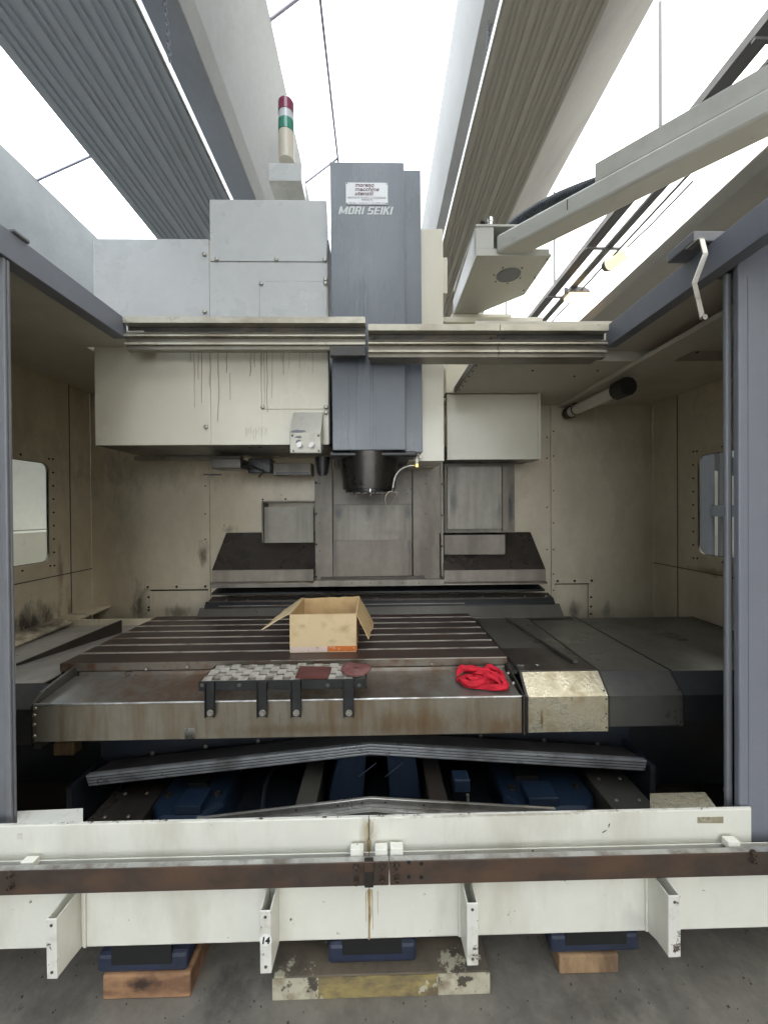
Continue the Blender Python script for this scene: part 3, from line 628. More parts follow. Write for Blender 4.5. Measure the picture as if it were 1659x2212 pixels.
# rear telescopic cover steps (black) under the sill
rc = thing('rear_way_cover', 'black stepped way cover between the column and the worktable', 'way cover', (0, 2.4, .85))
def rear_plate(yA, zA, yBk, zBk, x0, x1, m, n):
    o = obj(n, G().prism([(x0, yA, zA), (x1, yA, zA), (x1, yBk, zBk), (x0, yBk, zBk)], (0, 0, -.012)), m, rc, bev=.001); return o
x0, x1 = -1.06, 1.085
rear_plate(2.44, 1.075, 2.6, 1.10, x0, x1, 'black', 'upper_plate')
r2 = rear_plate(2.40, 1.035, 2.46, 1.05, x0 - .0, x1 + .03, 'darkplate', 'bolt_bar')
for k in range(16): bolt(r2, (-.95 + k * .135, 2.405, 1.037), axis='z', r=.004, m='chrome', h=.004)
rear_plate(2.385, 1.0, 2.41, 1.03, x0 - .02, x1 + .04, 'black', 'step')
rear_plate(2.33, .93, 2.39, .995, x0 - .05, x1 + .07, 'darkplate2', 'lower_plate')
rear_plate(2.25, .905, 2.345, .925, x0 - .1, x1 + .12, 'darkplate', 'bottom_plate')
obj('bright_strip', G().box(-1.0, .55, 2.386, 2.389, 1.003, 1.007), 'steel', rc)

# ================================================================ WORKTABLE
ZT = .95
TX0, TX1 = U(150, 1424, Z=ZT).x, U(1092, 1416, Z=ZT).x
TY0, TY1 = 1.655, 2.37
wt = thing('worktable', 'long dark slotted machine worktable with steel drip tray front', 'machine table', (-.4, 2.0, .70))
g = G(); ns = 7
pitch = (TY1 - TY0) / ns; sw = .016
for k in range(ns):
    ya_ = TY0 + k * pitch + (sw if k else 0); yb_ = TY0 + (k + 1) * pitch
    s_ = obj('table_land', G().box(TX0, TX1, ya_, yb_, ZT - .02, ZT), 'tabletop', wt, bev=.0015)
    if k: obj('slot_edge', G().box(TX0 + .002, TX1 - .001, ya_ - .006, ya_ - .0002, ZT - .019, ZT + .0012), 'slotedge', wt)
obj('table_core', G().box(TX0, TX1, TY0 + .003, TY1, ZT - .09, ZT - .0205), 'tabletop', wt)
obj('front_edge', G().box(TX0, TX1, TY0 - .004, TY0 - .0003, ZT - .034, ZT - .0005), 'tableedge', wt, bev=.001)
obj('edge_highlight', G().box(TX0 + .9, TX1, TY0 - .0055, TY0 - .0042, ZT - .003, ZT + .0008), 'slotedge', wt)
# drip tray: back upstand, sloping bottom, rolled lip, front face
AY = 1.45
az1 = U(600, 1513, Y=AY).z; az0 = U(600, 1593, Y=AY).z
AX0, AX1 = U(75, 1560, Y=AY).x, U(1127, 1550, Y=AY).x
up = obj('tray_upstand', G().box(AX0 + .02, AX1, 1.642, 1.650, .872, ZT - .036), 'steel', wt, bev=.001)
obj('tray_slope', G().prism([(AX0 + .004, AY + .004, az1 - .004), (AX0 + .004, 1.641, .9), (AX0 + .004, 1.641, .896), (AX0 + .004, AY + .004, az1 - .008)], (AX1 - AX0 - .006, 0, 0)), 'steel', wt)
ap = obj('tray_front', G().box(AX0, AX1, AY, AY + .004, az0, az1 - .004), 'steel_streak', wt, bev=.001)
obj('rolled_lip', G().cyl((AX0, AY + .003, az1 - .002), (1, 0, 0), .0045, AX1 - AX0, 10), 'trackTop', wt, smooth=True)
obj('tray_bottom', G().box(AX0 + .01, AX1 - .01, AY + .006, 1.72, az0 + .004, az0 + .012), 'darkplate', wt)
for x, y in ((316, 1446), (932, 1434), (1086, 1440), (405, 1441), (700, 1437)): bolt(up, U(x, y, Y=1.642), r=.0055)
for x, y in ((68, 1545), (68, 1565), (68, 1590), (70, 1530)): bolt(ap, U(x + 8, y, Y=AY), r=.006)
tagp = obj('small_plate', pbox(400, 1572, 422, 1596, AY - .003, .002), 'chrome', wt)
bolts(tagp, ((404, 1576), (418, 1592)), AY - .003, r=.003, m='boltdark')
# left end cheek of the tray
obj('end_cheek', G().prism([(AX0 - .006, AY - .002, az0 - .004), (AX0 - .006, 1.68, az0 - .004), (AX0 - .006, 1.68, .945), (AX0 - .006, AY + .06, .91), (AX0 - .006, AY - .002, az1 + .004)], (.005, 0, 0)), 'darkplate2', wt)
ce = obj('end_bracket', G().prism([(AX0 - .04, AY + .04, az0 - .05), (AX0 - .04, 1.7, az0 - .05), (AX0 - .04, 1.7, .93), (AX0 - .04, AY + .07, .89), (AX0 - .04, AY + .03, az1 - .02)], (.03, 0, 0)), 'darkplate2', wt)
# right end plate, with bolts, between tray and the telescopic cover
XE = AX1 + .003
ep = obj('end_plate', G().prism([(XE, AY - .006, az0 - .006), (XE, 2.3, az0 - .006), (XE, 2.3, .925), (XE, 1.6, .925), (XE, AY - .006, az1 + .006)], (.008, 0, 0)), 'darkplate', wt, bev=.001)
for (yy, zz) in ((1.60, .90), (1.54, .885), (1.475, .865), (1.475, .84), (1.475, .76)): bolt(ep, (XE + .0, yy, zz), axis='-x', r=.007, h=.01)
obj('side_plate', G().box(XE + .009, .93, 1.58, 2.33, .905, .920), 'darkplate', wt, bev=.002)
obj('clip', G().ring(U(1160, 1437, Z=.925), (0, .2, 1), .008, .003, 12).box(.60, .63, 1.625, 1.632, .921, .925), 'chrome', wt)
r_ = U(1092, 1338, Z=.925); q_ = U(1238, 1432, Z=.925)
obj('ridge_lip', G().prism([r_, r_ + Vector((.02, 0, 0)), q_ + Vector((.02, 0, 0)), q_], (0, 0, .012)), 'darkplate2', wt)
for tt in (.3, .62, .95): bolt(ep, r_.lerp(q_, tt) + Vector((.03, 0, .0)), axis='z', r=.004, m='chrome', h=.005)

# ---- right telescopic cover
tc_ = thing('telescopic_cover', 'telescopic steel way cover right of the table, first segment pale and worn', 'way cover', (1.3, 1.9, .70))
def segment(xa, xb, off, mtop, mfront, name):
    yf = 1.50 + off; zt = .846 - off * .6; zb = .705 + off * .9; ys = 1.57 + off; zs = .918 - off * .7
    o = obj(name, G().prism([(xa, yf, zb), (xa, yf, zt), (xa, yf + .003, zt), (xa, yf + .003, zb)], (xb - xa, 0, 0)), mfront, tc_)
    obj('chamfer', G().prism([(xa, yf, zt), (xa, ys, zs), (xa, ys + .003, zs - .003), (xa, yf + .003, zt - .003)], (xb - xa, 0, 0)), mfront, tc_, bev=.0008)
    obj('top_sheet', G().prism([(xa, ys + .0005, zs), (xa, 2.36, zs + .006), (xa, 2.36, zs + .001), (xa, ys + .003, zs - .004)], (xb - xa, 0, 0)), mtop, tc_)
    # edge wiper
    obj('edge_trim', G().prism([(xb, yf - .003, zb - .002), (xb, yf - .003, zt + .001), (xb, ys - .002, zs + .003), (xb, 2.36, zs + .009), (xb, 2.36, zs), (xb, ys, zs - .01), (xb, yf + .01, zt - .01), (xb, yf + .01, zb)], (.006, 0, 0)), 'boltdark', tc_)
    for z_ in (zb + .015, (zb + zt) / 2, zt - .012): bolt(o, (xb - .008, yf, z_), r=.0035, m='boltdark', h=.003)
    bolt(o, (xb - .008, yf + .015, zt + .016), r=.0035, m='boltdark', h=.005)
XS1 = U(1313, 1550, Y=1.5).x; XS2 = U(1475, 1550, Y=1.51).x; XS0 = U(1141, 1550, Y=1.5).x
segment(XS0, XS1, 0, 'darkplate2', 'cover_a', 'front_sheet')
segment(XS1 + .007, XS2, .012, 'darkplate2', 'cover_b', 'front_sheet')
segment(XS2 + .007, 1.98, .024, 'darkplate2', 'cover_c', 'front_sheet')
obj('end_wiper', G().prism([(XS0 - .012, 1.496, .70), (XS0 - .012, 1.496, .85), (XS0 - .012, 1.57, .925), (XS0 - .012, 2.3, .93), (XS0 - .012, 2.3, .7)], (.01, 0, 0)), 'black', tc_)

# ---- left cover
lc = thing('left_way_cover', 'pale flat way cover between the table and the left wall', 'way cover', (-1.7, 2.0, .70))
obj('top_sheet', G().box(XL + .004, TX0 - .012, 1.58, 2.36, .893, .900), 'paleplate', lc, bev=.001)
xe_ = AX0 - .045
obj('front_sheet', G().box(XL + .004, xe_, 1.49, 1.494, .70, .838), 'cover_b', lc, bev=.001)
obj('bevel_sheet', G().prism([(XL + .004, 1.49, .8383), (XL + .004, 1.578, .899), (XL + .004, 1.578, .895), (XL + .004, 1.494, .8345)], (xe_ - XL - .004, 0, 0)), 'cover_b', lc)
obj('edge_trim', G().prism([(xe_ + .001, 1.486, .695), (xe_ + .001, 1.486, .842), (xe_ + .001, 1.575, .905), (xe_ + .001, 1.60, .905), (xe_ + .001, 1.60, .695)], (.006, 0, 0)), 'boltdark', lc)
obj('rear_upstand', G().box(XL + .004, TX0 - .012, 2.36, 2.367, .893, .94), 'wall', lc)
a = U(262, 1366, Z=.901); b = U(36, 1438, Z=.901)
obj('deflector', G().prism([a, a + Vector((0, 0, .072)), b + Vector((0, 0, .01)), b], (.006, 0, 0)), 'darkplate', lc)
# wall foot ledge
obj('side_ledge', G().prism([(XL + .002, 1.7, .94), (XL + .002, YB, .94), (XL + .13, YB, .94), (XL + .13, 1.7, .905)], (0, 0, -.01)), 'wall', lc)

# ================================================================ CHEVRON COVER, SADDLE, BED
sad = thing('saddle', 'dark blue black saddle casting under the drip tray', 'machine casting', (0, 1.8, .3))
sd = obj('casting', G().box(-1.22, 1.13, 1.68, 2.3, .50, .73), 'saddle', sad, bev=.01)
bolts(sd, ((330, 1627), (445, 1613), (558, 1601)), 1.68, r=.009)
bolts(sd, ((1038, 1590), (1175, 1600), (1290, 1607)), 1.68, r=.009)
obj('wood_coloured_stop', pbox(116, 1606, 160, 1632, 1.68, .05), 'wood2', sad, bev=.003)
obj('leg_left', G().box(-1.22, -1.2, 1.5, 2.3, .3, .52), 'saddle', sad)
obj('leg_right', G().box(1.09, 1.11, 1.5, 2.3, .3, .56), 'saddle', sad)

cv = thing('chevron_cover', 'stack of dark roof shaped way cover plates peaking at the centre', 'way cover', (0, 1.5, .6))
pk = U(800, 1608, Y=1.5); le = U(186, 1676, Y=1.5); re_ = U(1397, 1643, Y=1.5)
th = .0105
for k in range(4):
    dz = -k * .0135; yf = 1.5 + k * .004
    P = [Vector((le.x, yf, le.z + dz)), Vector((pk.x, yf, pk.z + dz)), Vector((re_.x, yf, re_.z + dz))]
    Q = [p + Vector((0, 0, -.0085)) for p in reversed(P)]
    obj('chevron_plate', G().prism(P + Q, (0, .02, 0)), 'chevron', cv, bev=.0012)
    P = [p + Vector((0, .004, -.0086)) for p in P]; Q = [p + Vector((0, 0, -.0048)) for p in reversed(P)]
    obj('plate_gap', G().prism(P + Q, (0, .015, 0)), 'black', cv)
P = [Vector((le.x + .01, 1.518, le.z)), Vector((pk.x, 1.518, pk.z)), Vector((re_.x - .01, 1.518, re_.z))]
Q = [p + Vector((0, .12, -.03)) for p in reversed(P)]
g = G(); g.v = [tuple(p) for p in (P[0], P[1], Q[1], Q[2], P[2], Q[0])]; g.f = [(0, 1, 2, 3), (1, 4, 5, 2)]
obj('top_plate', g, 'chevtop', cv)

bed = thing('machine_bed', 'navy blue cast machine bed with guideways under the covers', 'machine bed', (0, 1.7, .1))
def pyb(name, x0, x1, y0, y1, z0, z1, m, bev=.01): return obj(name, G().box(x0, x1, y0, y1, z0, z1), m, bed, bev=bev)
pyb('base', -1.1, 1.0, 1.34, 2.6, .14, .30, 'saddle', .02)
def pad(x0, x1, y0, m='blue'):
    g = G().prism([(x0, y0 + .08, .44), (x0 + .06, y0, .44), (x1 - .06, y0, .44), (x1, y0 + .08, .44), (x1, 1.75, .44), (x0, 1.75, .44)], (0, 0, -.2))
    return obj('corner_pad', g, m, bed, bev=.02)
pad(-.90, -.62, 1.44); pad(.50, .87, 1.44)
obj('pad_gusset', G().box(-.78, -.68, 1.455, 1.55, .441, .475), 'blue', bed, bev=.004)
obj('pad_gusset', G().box(.58, .70, 1.455, 1.55, .441, .475), 'blue', bed, bev=.004)
obj('pad_recess', G().box(.58, .68, 1.6, 1.66, .4405, .46), 'black', bed)
obj('pad_recess', G().box(-.80, -.72, 1.6, 1.66, .4405, .46), 'black', bed)
obj('centre_rib', G().prism([(-.24, 1.56, .3), (-.07, 1.56, .3), (-.05, 1.56, .60), (-.16, 1.56, .60)], (0, .4, 0)), 'blue', bed, bev=.01)
obj('centre_rib', G().prism([(.05, 1.56, .3), (.19, 1.56, .3), (.15, 1.56, .60), (.03, 1.56, .60)], (0, .4, 0)), 'blue', bed, bev=.01)
for sx, px_ in ((-1, 775), (1, 832)):
    a = U(px_, 1678, Y=1.53); b = U(px_ + sx * -38 if sx < 0 else px_ + 38, 1648, Y=1.53)
    obj('gusset', G().tube([a, b], .0025, 6), 'bluefoot', bed)
obj('guideway', G().box(-1.12, -.91, 1.25, 1.9, .30, .42), 'darkplate', bed, bev=.005)
obj('guideway', G().box(.90, 1.07, 1.25, 1.9, .30, .44), 'darkplate2', bed, bev=.005)
obj('guideway', G().box(-.32, -.24, 1.40, 1.9, .3, .48), 'darkplate2', bed, bev=.005)
obj('guideway', G().box(.19, .26, 1.40, 1.9, .3, .50), 'chevtop', bed, bev=.005)
obj('hose', G().tube([Vector((-.50 + .02 * math.sin(k * .5), 1.45 + k * .03, .33 + .03 * math.sin(k * .7))) for k in range(14)], .012, 8), 'rubber', bed, smooth=True)
obj('hose', G().tube([Vector((.36 + .03 * math.sin(k * .4 + 1), 1.42 + k * .03, .34 + .04 * math.sin(k * .5))) for k in range(14)], .010, 8), 'black', bed, smooth=True)
for (x_, y_) in ((-.86, 1.56), (-.66, 1.56), (.55, 1.56), (.82, 1.56), (-.76, 1.70), (.7, 1.70)): bolt(bed, (x_, y_, .4402), axis='z', r=.012, h=.012, m='boltdark', kind='hex')
for x_ in (-1.06, -.97, .94, 1.03):
    for k in range(4): bolt(bed, (x_, 1.36 + k * .12, .4202 if x_ < 0 else .4402), axis='z', r=.007, h=.004, m='bolt')
obj('junction_box', pbox(981, 1686, 1016, 1712, 1.45, .06), 'blue', bed, bev=.004)
g = G(); a = U(1010, 1716, Y=1.42)
obj('bolt_stud', G().cyl(a, (0, 0, -1), .006, .06, 8), 'bolt', bed)
# levelling feet below the skirt
def foot(x0, x1, yf, z0, z1, bev=.012):
    g = G().box(x0, x1, yf, yf + .35, z0, z1)
    o = obj('levelling_foot', g, 'bluefoot', bed, bev=bev)
    obj('foot_pocket', G().box(x0 + .05, x1 - .05, yf - .004, yf + .01, z1 - .03, z1 + .06), 'hole', bed)
    obj('foot_web', G().box(x0 + .03, x1 - .03, yf + .03, yf + .3, z1 - .005, .2), 'bluefoot', bed, bev=.01)
yl = U(318, 2158, Z=0).y + .003; fL = U(210, 2098, Y=yl), U(405, 2098, Y=yl)
foot(fL[0].x, fL[1].x, yl, .082, .145)
fM = U(708, 2060, Y=1.27), U(900, 2060, Y=1.27)
foot(fM[0].x, fM[1].x, 1.268, .0735, .14)
yr = U(1272, 2104, Z=0).y; zr = U(1272, 2063, Y=yr).z; fR = U(1190, 2058, Y=yr + .004), U(1382, 2058, Y=yr + .004)
foot(fR[0].x, fR[1].x, yr + .004, zr + .001, zr + .065)
obj('lower_flange', G().box(-.95, .9, 1.34, 1.4, .175, .25), 'bluefoot', bed, bev=.01)

# inner silver chevron just behind the sill
sv = thing('splash_ridge', 'silver riveted roof shaped strip just behind the front sill', 'splash guard', (0, 1.27, .55))
pk = U(800, 1724, Y=1.27); le = U(425, 1769, Y=1.27); re_ = U(1200, 1748, Y=1.27)
def chev(P, ext, dy, m, n):
    Q = [p + Vector((0, 0, ext)) for p in reversed(P)]
    return obj(n, G().prism(P + Q, (0, dy, 0)), m, sv, bev=.0015)
f1 = chev([le, pk, re_], -.030, .01, 'galv', 'ridge_strip')
bolts(f1, ((782, 1734), (832, 1733), (916, 1739), (640, 1750), (730, 1740)), 1.27, r=.0035, m='boltdark', h=.002)
chev([p + Vector((0, -.014, -.03)) for p in (le, pk, re_)], -.008, .024, 'trackTop', 'ridge_fold')
chev([p + Vector((0, -.01, -.045)) for p in (le, pk, re_)], -.03, .012, 'darkplate2', 'ridge_lower')
chev([U(725, 1762, Y=1.235), U(806, 1752, Y=1.235), U(880, 1761, Y=1.235)], -.012, .01, 'galv', 'small_ridge')

# ================================================================ FRONT SKIRT
YS = 1.19
sk = thing('front_skirt', 'white painted steel skirt across the front of the machine with ochre drips', 'machine skirt', (0, 1.2, .24))
zt_ = U(800, 1766, Y=1.2).z; xm = U(797, 1800, Y=1.2).x; xr_end = U(1623, 1800, Y=1.2).x
up1 = obj('upper_panel', G().box(-2.4, xm - .001, 1.2, 1.208, .48, zt_), 'white', sk, bev=.003)
up2 = obj('upper_panel', G().box(xm + .001, xr_end, 1.2, 1.208, .48, zt_), 'white', sk, bev=.003)
obj('top_flange', G().box(-2.4, xm - .001, 1.2015, 1.2075, zt_ + .0003, zt_ + .002), 'whitechip', sk)
obj('top_flange', G().box(xm + .001, xr_end, 1.2015, 1.2075, zt_ + .0003, zt_ + .002), 'whitechip', sk)
zb_ = .2475
obj('lower_panel', G().box(-2.4, xm - .001, YS, YS + .004, zb_, .52), 'white', sk, bev=.001)
obj('lower_panel', G().box(xm + .001, 2.4, YS, YS + .004, zb_, .52), 'white', sk, bev=.001)
# ochre runs at the centre joint
def drip(parent, x, y0, y1, Y, wpx, m, seed, name='drip_stain', taper=.5):
    g = G(); n = 9; L_ = []; R_ = []
    for i in range(n + 1):
        t = i / n; yy = y0 + (y1 - y0) * t
        ww = wpx * (1 - taper * t) * (1 + .35 * noise.noise(Vector((seed, t * 5, 0)))); xx = x + (2.6 if wpx < 2.5 else .5) * wpx * .5 * noise.noise(Vector((seed + 9, t * 3, 1)))
        a = U(xx - ww / 2, yy, Y=Y); b = U(xx + ww / 2, yy, Y=Y); L_.append(a); R_.append(b)
    pts = L_ + R_[::-1]
    g.prism([tuple(p) for p in pts], (0, .0008, 0)); return obj(name, g, m, parent)
for (x, y0, y1, wd, m) in ((798, 1922, 2030, 7, 'ochre'), (804, 1922, 2008, 2, 'ochre'), (791, 1925, 1990, 1.5, 'ochre'), (816, 1925, 1975, 1.2, 'ochre')):
    drip(sk, x, y0, y1, YS - .0012, wd, m, x * .37)
for (x, y0, y1, wd) in ((794, 1778, 1850, 3), (800, 1770, 1830, 2), (789, 1785, 1822, 1.2), (805, 1775, 1800, 1.5), (797, 1815, 1852, 8)):
    drip(sk, x, y0, y1, 1.1988, wd, 'ochre' if wd > 2.5 else 'stain', x * .71, taper=.2)
for (x, y, a_, b_) in ((1065, 1808, 2, 9), (1055, 1821, 6, 3.5)):
    c = U(x + 250, y - 25, Y=1.1989); obj('scuff_mark', blob((c, (a_ * .0013, 0, .004), (0, 0, b_ * .0006)), None, 1, x), 'seam', sk)
# stop tabs on the track
def tab(xa, xb, ytop, ybot):
    a = U(xa, ytop - 10, Y=1.162); b = U(xb, ytop + 3, Y=1.162)
    return obj('stop_tab', G().prism([(a.x, 1.161, b.z - .004), (a.x, 1.1885, b.z - .004), (a.x, 1.1885, a.z), (a.x, 1.165, a.z)], (b.x - a.x, 0, 0)), 'white', sk, bev=.0012)
tab(757, 785, 1848, 1858); tab(810, 837, 1847, 1857); tab(843, 871, 1845, 1856); tab(42, 70, 1876, 1878); tab(1574, 1600, 1831, 1833)

# brackets
def bracket(xl, xr, ytop, ybot, n):
    yf = 1.10
    a = U(xl, ytop, Y=yf); b = U(xr, ybot, Y=yf); t_ = .004
    g = G().box(a.x, b.x, yf, yf + t_, b.z, a.z)
    o = obj('support_bracket', g, 'whitechip', sk, bev=.002)
    for xx in (a.x, b.x - t_):
        obj('bracket_side', G().prism([(xx, yf + t_, b.z + .002), (xx, yf + t_, a.z), (xx, YS - .001, a.z), (xx, YS - .001, zb_), (xx, yf + .05, b.z - .004)], (t_, 0, 0)), 'white', o, bev=.001)
    obj('bracket_floor', G().box(a.x + t_, b.x - t_, yf + t_, YS - .001, a.z - .10, a.z - .095), 'seam', o)
    cx = (a.x + b.x) / 2
    bolt(o, (cx, yf, a.z - .018), r=.0045, m='seam', h=.001, kind='hole'); bolt(o, (cx, yf, b.z + .02), r=.0045, m='seam', h=.001, kind='hole')
    return o
b1 = bracket(100, 125, 1986, 2115, 0); b2 = bracket(561, 587, 1968, 2103, 1)
b3 = bracket(1008, 1033, 1952, 2086, 2); b4 = bracket(1443, 1470, 1936, 2068, 3)
for bb, xx in ((b1, 183), (b2, 600), (b3, 992), (b4, 1396)):
    p = U(xx, 1960, Y=YS - .004)
    obj('weld_flange', G().box(p.x - .004, p.x + .004, YS - .006, YS - .0005, .25, .50), 'white', bb, bev=.001)
# number sticker
c = U(574.5, 2031, Y=1.0985)
stk = obj('number_sticker', G().cyl((c.x, 1.0992, c.z), (0, -1, 0), .0175, .0009, 32), 'sticker', b2)
text('number', '14', .027, (c.x - .0140, 1.0978, c.z - .0095), 'black_ink', b2, xs=.92, shear=.15, off=.0012, ext=.0003)

# ================================================================ DOOR TRACK
tk = thing('door_track', 'rusty brown steel door track bolted along the front skirt', 'rail', (0, 1.15, .45))
yt = 1.14; rz1 = U(800, 1862, Y=yt).z; rz0 = U(800, 1914, Y=yt).z; xj = U(841, 1880, Y=yt).x
for (xa, xb) in ((-2.4, xj - .0015), (xj + .0015, 2.4)):
    bar = obj('track_bar', G().box(xa, xb, yt, yt + .018, rz0, rz1), 'rust', tk, bev=.002)
    obj('running_face', G().box(xa, xb, yt + .001, yt + .017, rz1 + .0002, rz1 + .0014), 'trackTop', tk)
for (x, y) in ((770, 1872), (770, 1901), (826, 1870), (826, 1899), (857, 1869), (857, 1897), (25, 1888), (25, 1913), (1624, 1842), (1624, 1858)):
    bolt(tk, U(x, y, Y=yt), r=.0078, h=.012, m='boltrust', kind='cap', name='bolt')
for (x, y) in ((883, 1863), (910, 1865), (883, 1894), (910, 1895)):
    bolt(tk, U(x, y, Y=yt), r=.0062, h=.0008, m='hole', kind='hole', name='bolt_hole')
obj('centre_clamp', pbox(787, 1862, 807, 1918, yt - .018, .016), 'boltdark', tk, bev=.002)
obj('clamp_cap', pbox(787, 1863, 807, 1884, yt - .021, .003), 'boltrust', tk, bev=.001)

# ================================================================ WOOD BLOCKS
def block(name, x0, x1, y0, y1, z1, m, lab, bev=.006, endm=None):
    o = tag(obj(name, G().box(x0, x1, y0, y1, .0, z1), m, bev=bev, loc=((x0 + x1) / 2, (y0 + y1) / 2, 0)), lab, 'wood block', 'wooden blocks under the machine feet')
    return o
yl = U(318, 2158, Z=0).y; a = U(222, 2158, Y=yl); b = U(412, 2158, Y=yl)
block('wood_block', a.x, b.x, yl, 1.62, .0815, 'wood', 'orange wooden block with a dark burn mark under the left foot')
yr = U(1272, 2104, Z=0).y; a = U(1208, 2104, Y=yr); b = U(1336, 2104, Y=yr)
block('wood_block', a.x, b.x, yr, 1.6, U(1272, 2063, Y=yr).z, 'wood2', 'small plain brown wooden block under the right foot')
a = U(589, 2163, Y=1.238); b = U(1058, 2150, Y=1.238)
tb = thing('timber_beam', 'long flaked yellow and white timber beam under the middle foot', 'timber', ((a.x + b.x) / 2, 1.24, 0))
xa, xb_ = a.x, b.x; cuts = [xa, xa + (xb_ - xa) * .21, xa + (xb_ - xa) * .76, xb_]
for k, m in enumerate(('woodwhite', 'woodyel', 'woodwhite')):
    obj('painted_band', G().box(cuts[k] + .0002, cuts[k + 1] - .0002, 1.236, 1.2385, .001, .070), m, tb)
obj('timber', G().box(xa, xb_, 1.2388, 1.345, 0, .072), 'woodold', tb, bev=.004)
0 and obj('upper_board', G().box(xa + .015, xb_ - .005, 1.29, 1.50, .0722, .104), 'woodold', tb, bev=.005)
# ================================================================ DOORS
dl = thing('sliding_door', 'blue grey sliding door at the left of the opening, pushed open', 'door', (-1.8, 1.25, .5))
DX = U(37, 1500, Y=1.262).x
ztL = U(265, 683, Y=1.8).z; zlL = U(265, 726, Y=1.8).z
obj('leaf', G().box(-2.6, DX, 1.25, 1.262, .5, zlL - .002), 'doordark', dl, bev=.012)
obj('leaf_edge', G().box(DX - .022, DX - .001, 1.240, 1.2495, .5, zlL - .002), 'doordark', dl, bev=.008)
bx = U(265, 700, Y=1.8).x
obj('roof_beam_edge', G().box(bx - .06, bx, 1.12, 1.83, zlL, ztL), 'door', dl, bev=.002)
obj('roof_sheet', G().box(-2.6, bx - .062, 1.24, 1.83, ztL - .02, ztL - .012), 'soffit', dl)
a = U(42, 515, Z=ztL)
obj('bumper', G().box(a.x - .012, a.x + .012, a.y - .03, a.y + .03, ztL + .001, ztL + .014), 'doordark', dl, bev=.004)

dr = thing('sliding_door', 'purple grey sliding door at the right of the opening with bent silver handle', 'door', (1.8, 1.25, .5))
brx = U(1316, 720, Y=1.8).x; zt = U(1316, 699, Y=1.8).z; zl = U(1316, 745, Y=1.8).z
jx0 = U(1559, 1200, Y=1.262).x; jx1 = U(1583, 1200, Y=1.235).x
obj('jamb', G().box(jx0, jx1 + .01, 1.246, 1.262, .5, zl), 'doordark', dr, bev=.006)
obj('leaf', G().box(jx1, 2.6, 1.215, 1.235, .5, zt - .002), 'door', dr, bev=.004)
obj('leaf_fold', G().box(jx1 + .030, jx1 + .034, 1.2135, 1.2148, .5, zl - .03), 'door', dr)
obj('roof_beam_edge', G().box(brx, brx + .05, 1.04, 1.83, zl, zt), 'door', dr, bev=.002)
obj('roof_sheet', G().box(brx + .052, 2.6, 1.04, 1.83, zt - .02, zt - .012), 'soffit', dr)
lw = U(1562, 600, Y=1.3).x
# handle
hp = [U(1502, 515, Y=1.2), U(1516, 516, Y=1.19), U(1524, 548, Y=1.18), U(1500, 612, Y=1.17), U(1508, 645, Y=1.165), U(1518, 690, Y=1.16)]
g = G(); wv = .0085
for i in range(1, len(hp) - 1):
    a, b = hp[i], hp[i + 1]
    g.prism([a + Vector((-wv, 0, 0)), a + Vector((wv, 0, 0)), b + Vector((wv, 0, 0)), b + Vector((-wv, 0, 0))], (0, .004, 0))
g.box(hp[0].x, hp[1].x + wv, 1.19, 1.24, hp[1].z - .001, hp[1].z + .004)
obj('handle', g, 'galv', dr, bev=.001)
obj('handle_tip', G().cyl(hp[-1] + Vector((0, 0, .004)), (0, -1, 0), .0085, .008, 12), 'galv', dr)
a = U(1500, 522, Y=1.24)
obj('latch_block', G().box(a.x - .002, a.x + .11, 1.243, 1.36, zt + .0005, zt + .035), 'doordark', dr, bev=.004)

# ================================================================ UPPER GUIDE RAILS
gr = thing('roof_guide_rail', 'oily two lip guide rail crossing the opening, left half higher than right', 'rail', (0, 1.83, 2.35))
def guide(x0, x1, ytop, Y, joint=None):
    P = lambda x, y: U(x, y, Y=Y)
    xa, xb = P(x0, ytop).x, P(x1, ytop).x; z = lambda dy: P((x0 + x1) / 2, ytop + dy).z
    for (a, b, m, dy0, n) in ((0, 14, 'rail_lip', 0, 'top_lip'), (14, 37, 'raildark', .04, 'recess'), (37, 41, 'rail_lip', .008, 'middle_lip'),
                              (41, 53, 'railalu', .03, 'recess'), (53, 58, 'rail_lip', .014, 'lower_lip'), (58, 67, 'railalu', .026, 'foot')):
        pieces = [(xa, xb)] if not joint else [(xa, P(joint, ytop).x - .001), (P(joint, ytop).x + .001, xb)]
        for (p, q) in pieces:
            obj(n, G().box(p, q, Y + dy0, Y + .062, z(b) + .0002, z(a)), m, gr, bev=.0012)
    obj('ledge_slope', G().prism([(xa, Y + .04, z(24)), (xa, Y + .012, z(35)), (xa, Y + .04, z(35))], (xb - xa, 0, 0)), 'railalu', gr)
guide(265, 789, 683.5, 1.8); guide(795, 1315, 700, 1.78, 1080)
for x, y in ((442, 722), (753, 722), (280, 742)): bolt(gr, U(x, y, Y=1.835), r=.008, m='boltdark')
for x, y in ((810, 731), (1060, 731), (1086, 731)): bolt(gr, U(x, y, Y=1.815), r=.008, m='boltdark')
obj('end_block', pbox(712, 747, 790, 768, 1.815, .03), 'raildark', gr, bev=.002)
obj('under_plate', G().box(U(800, 770, Y=1.8).x, U(1300, 770, Y=1.8).x, 1.81, 1.9, U(1050, 768, Y=1.8).z - .004, U(1050, 768, Y=1.8).z - .0005), 'railalu', gr)

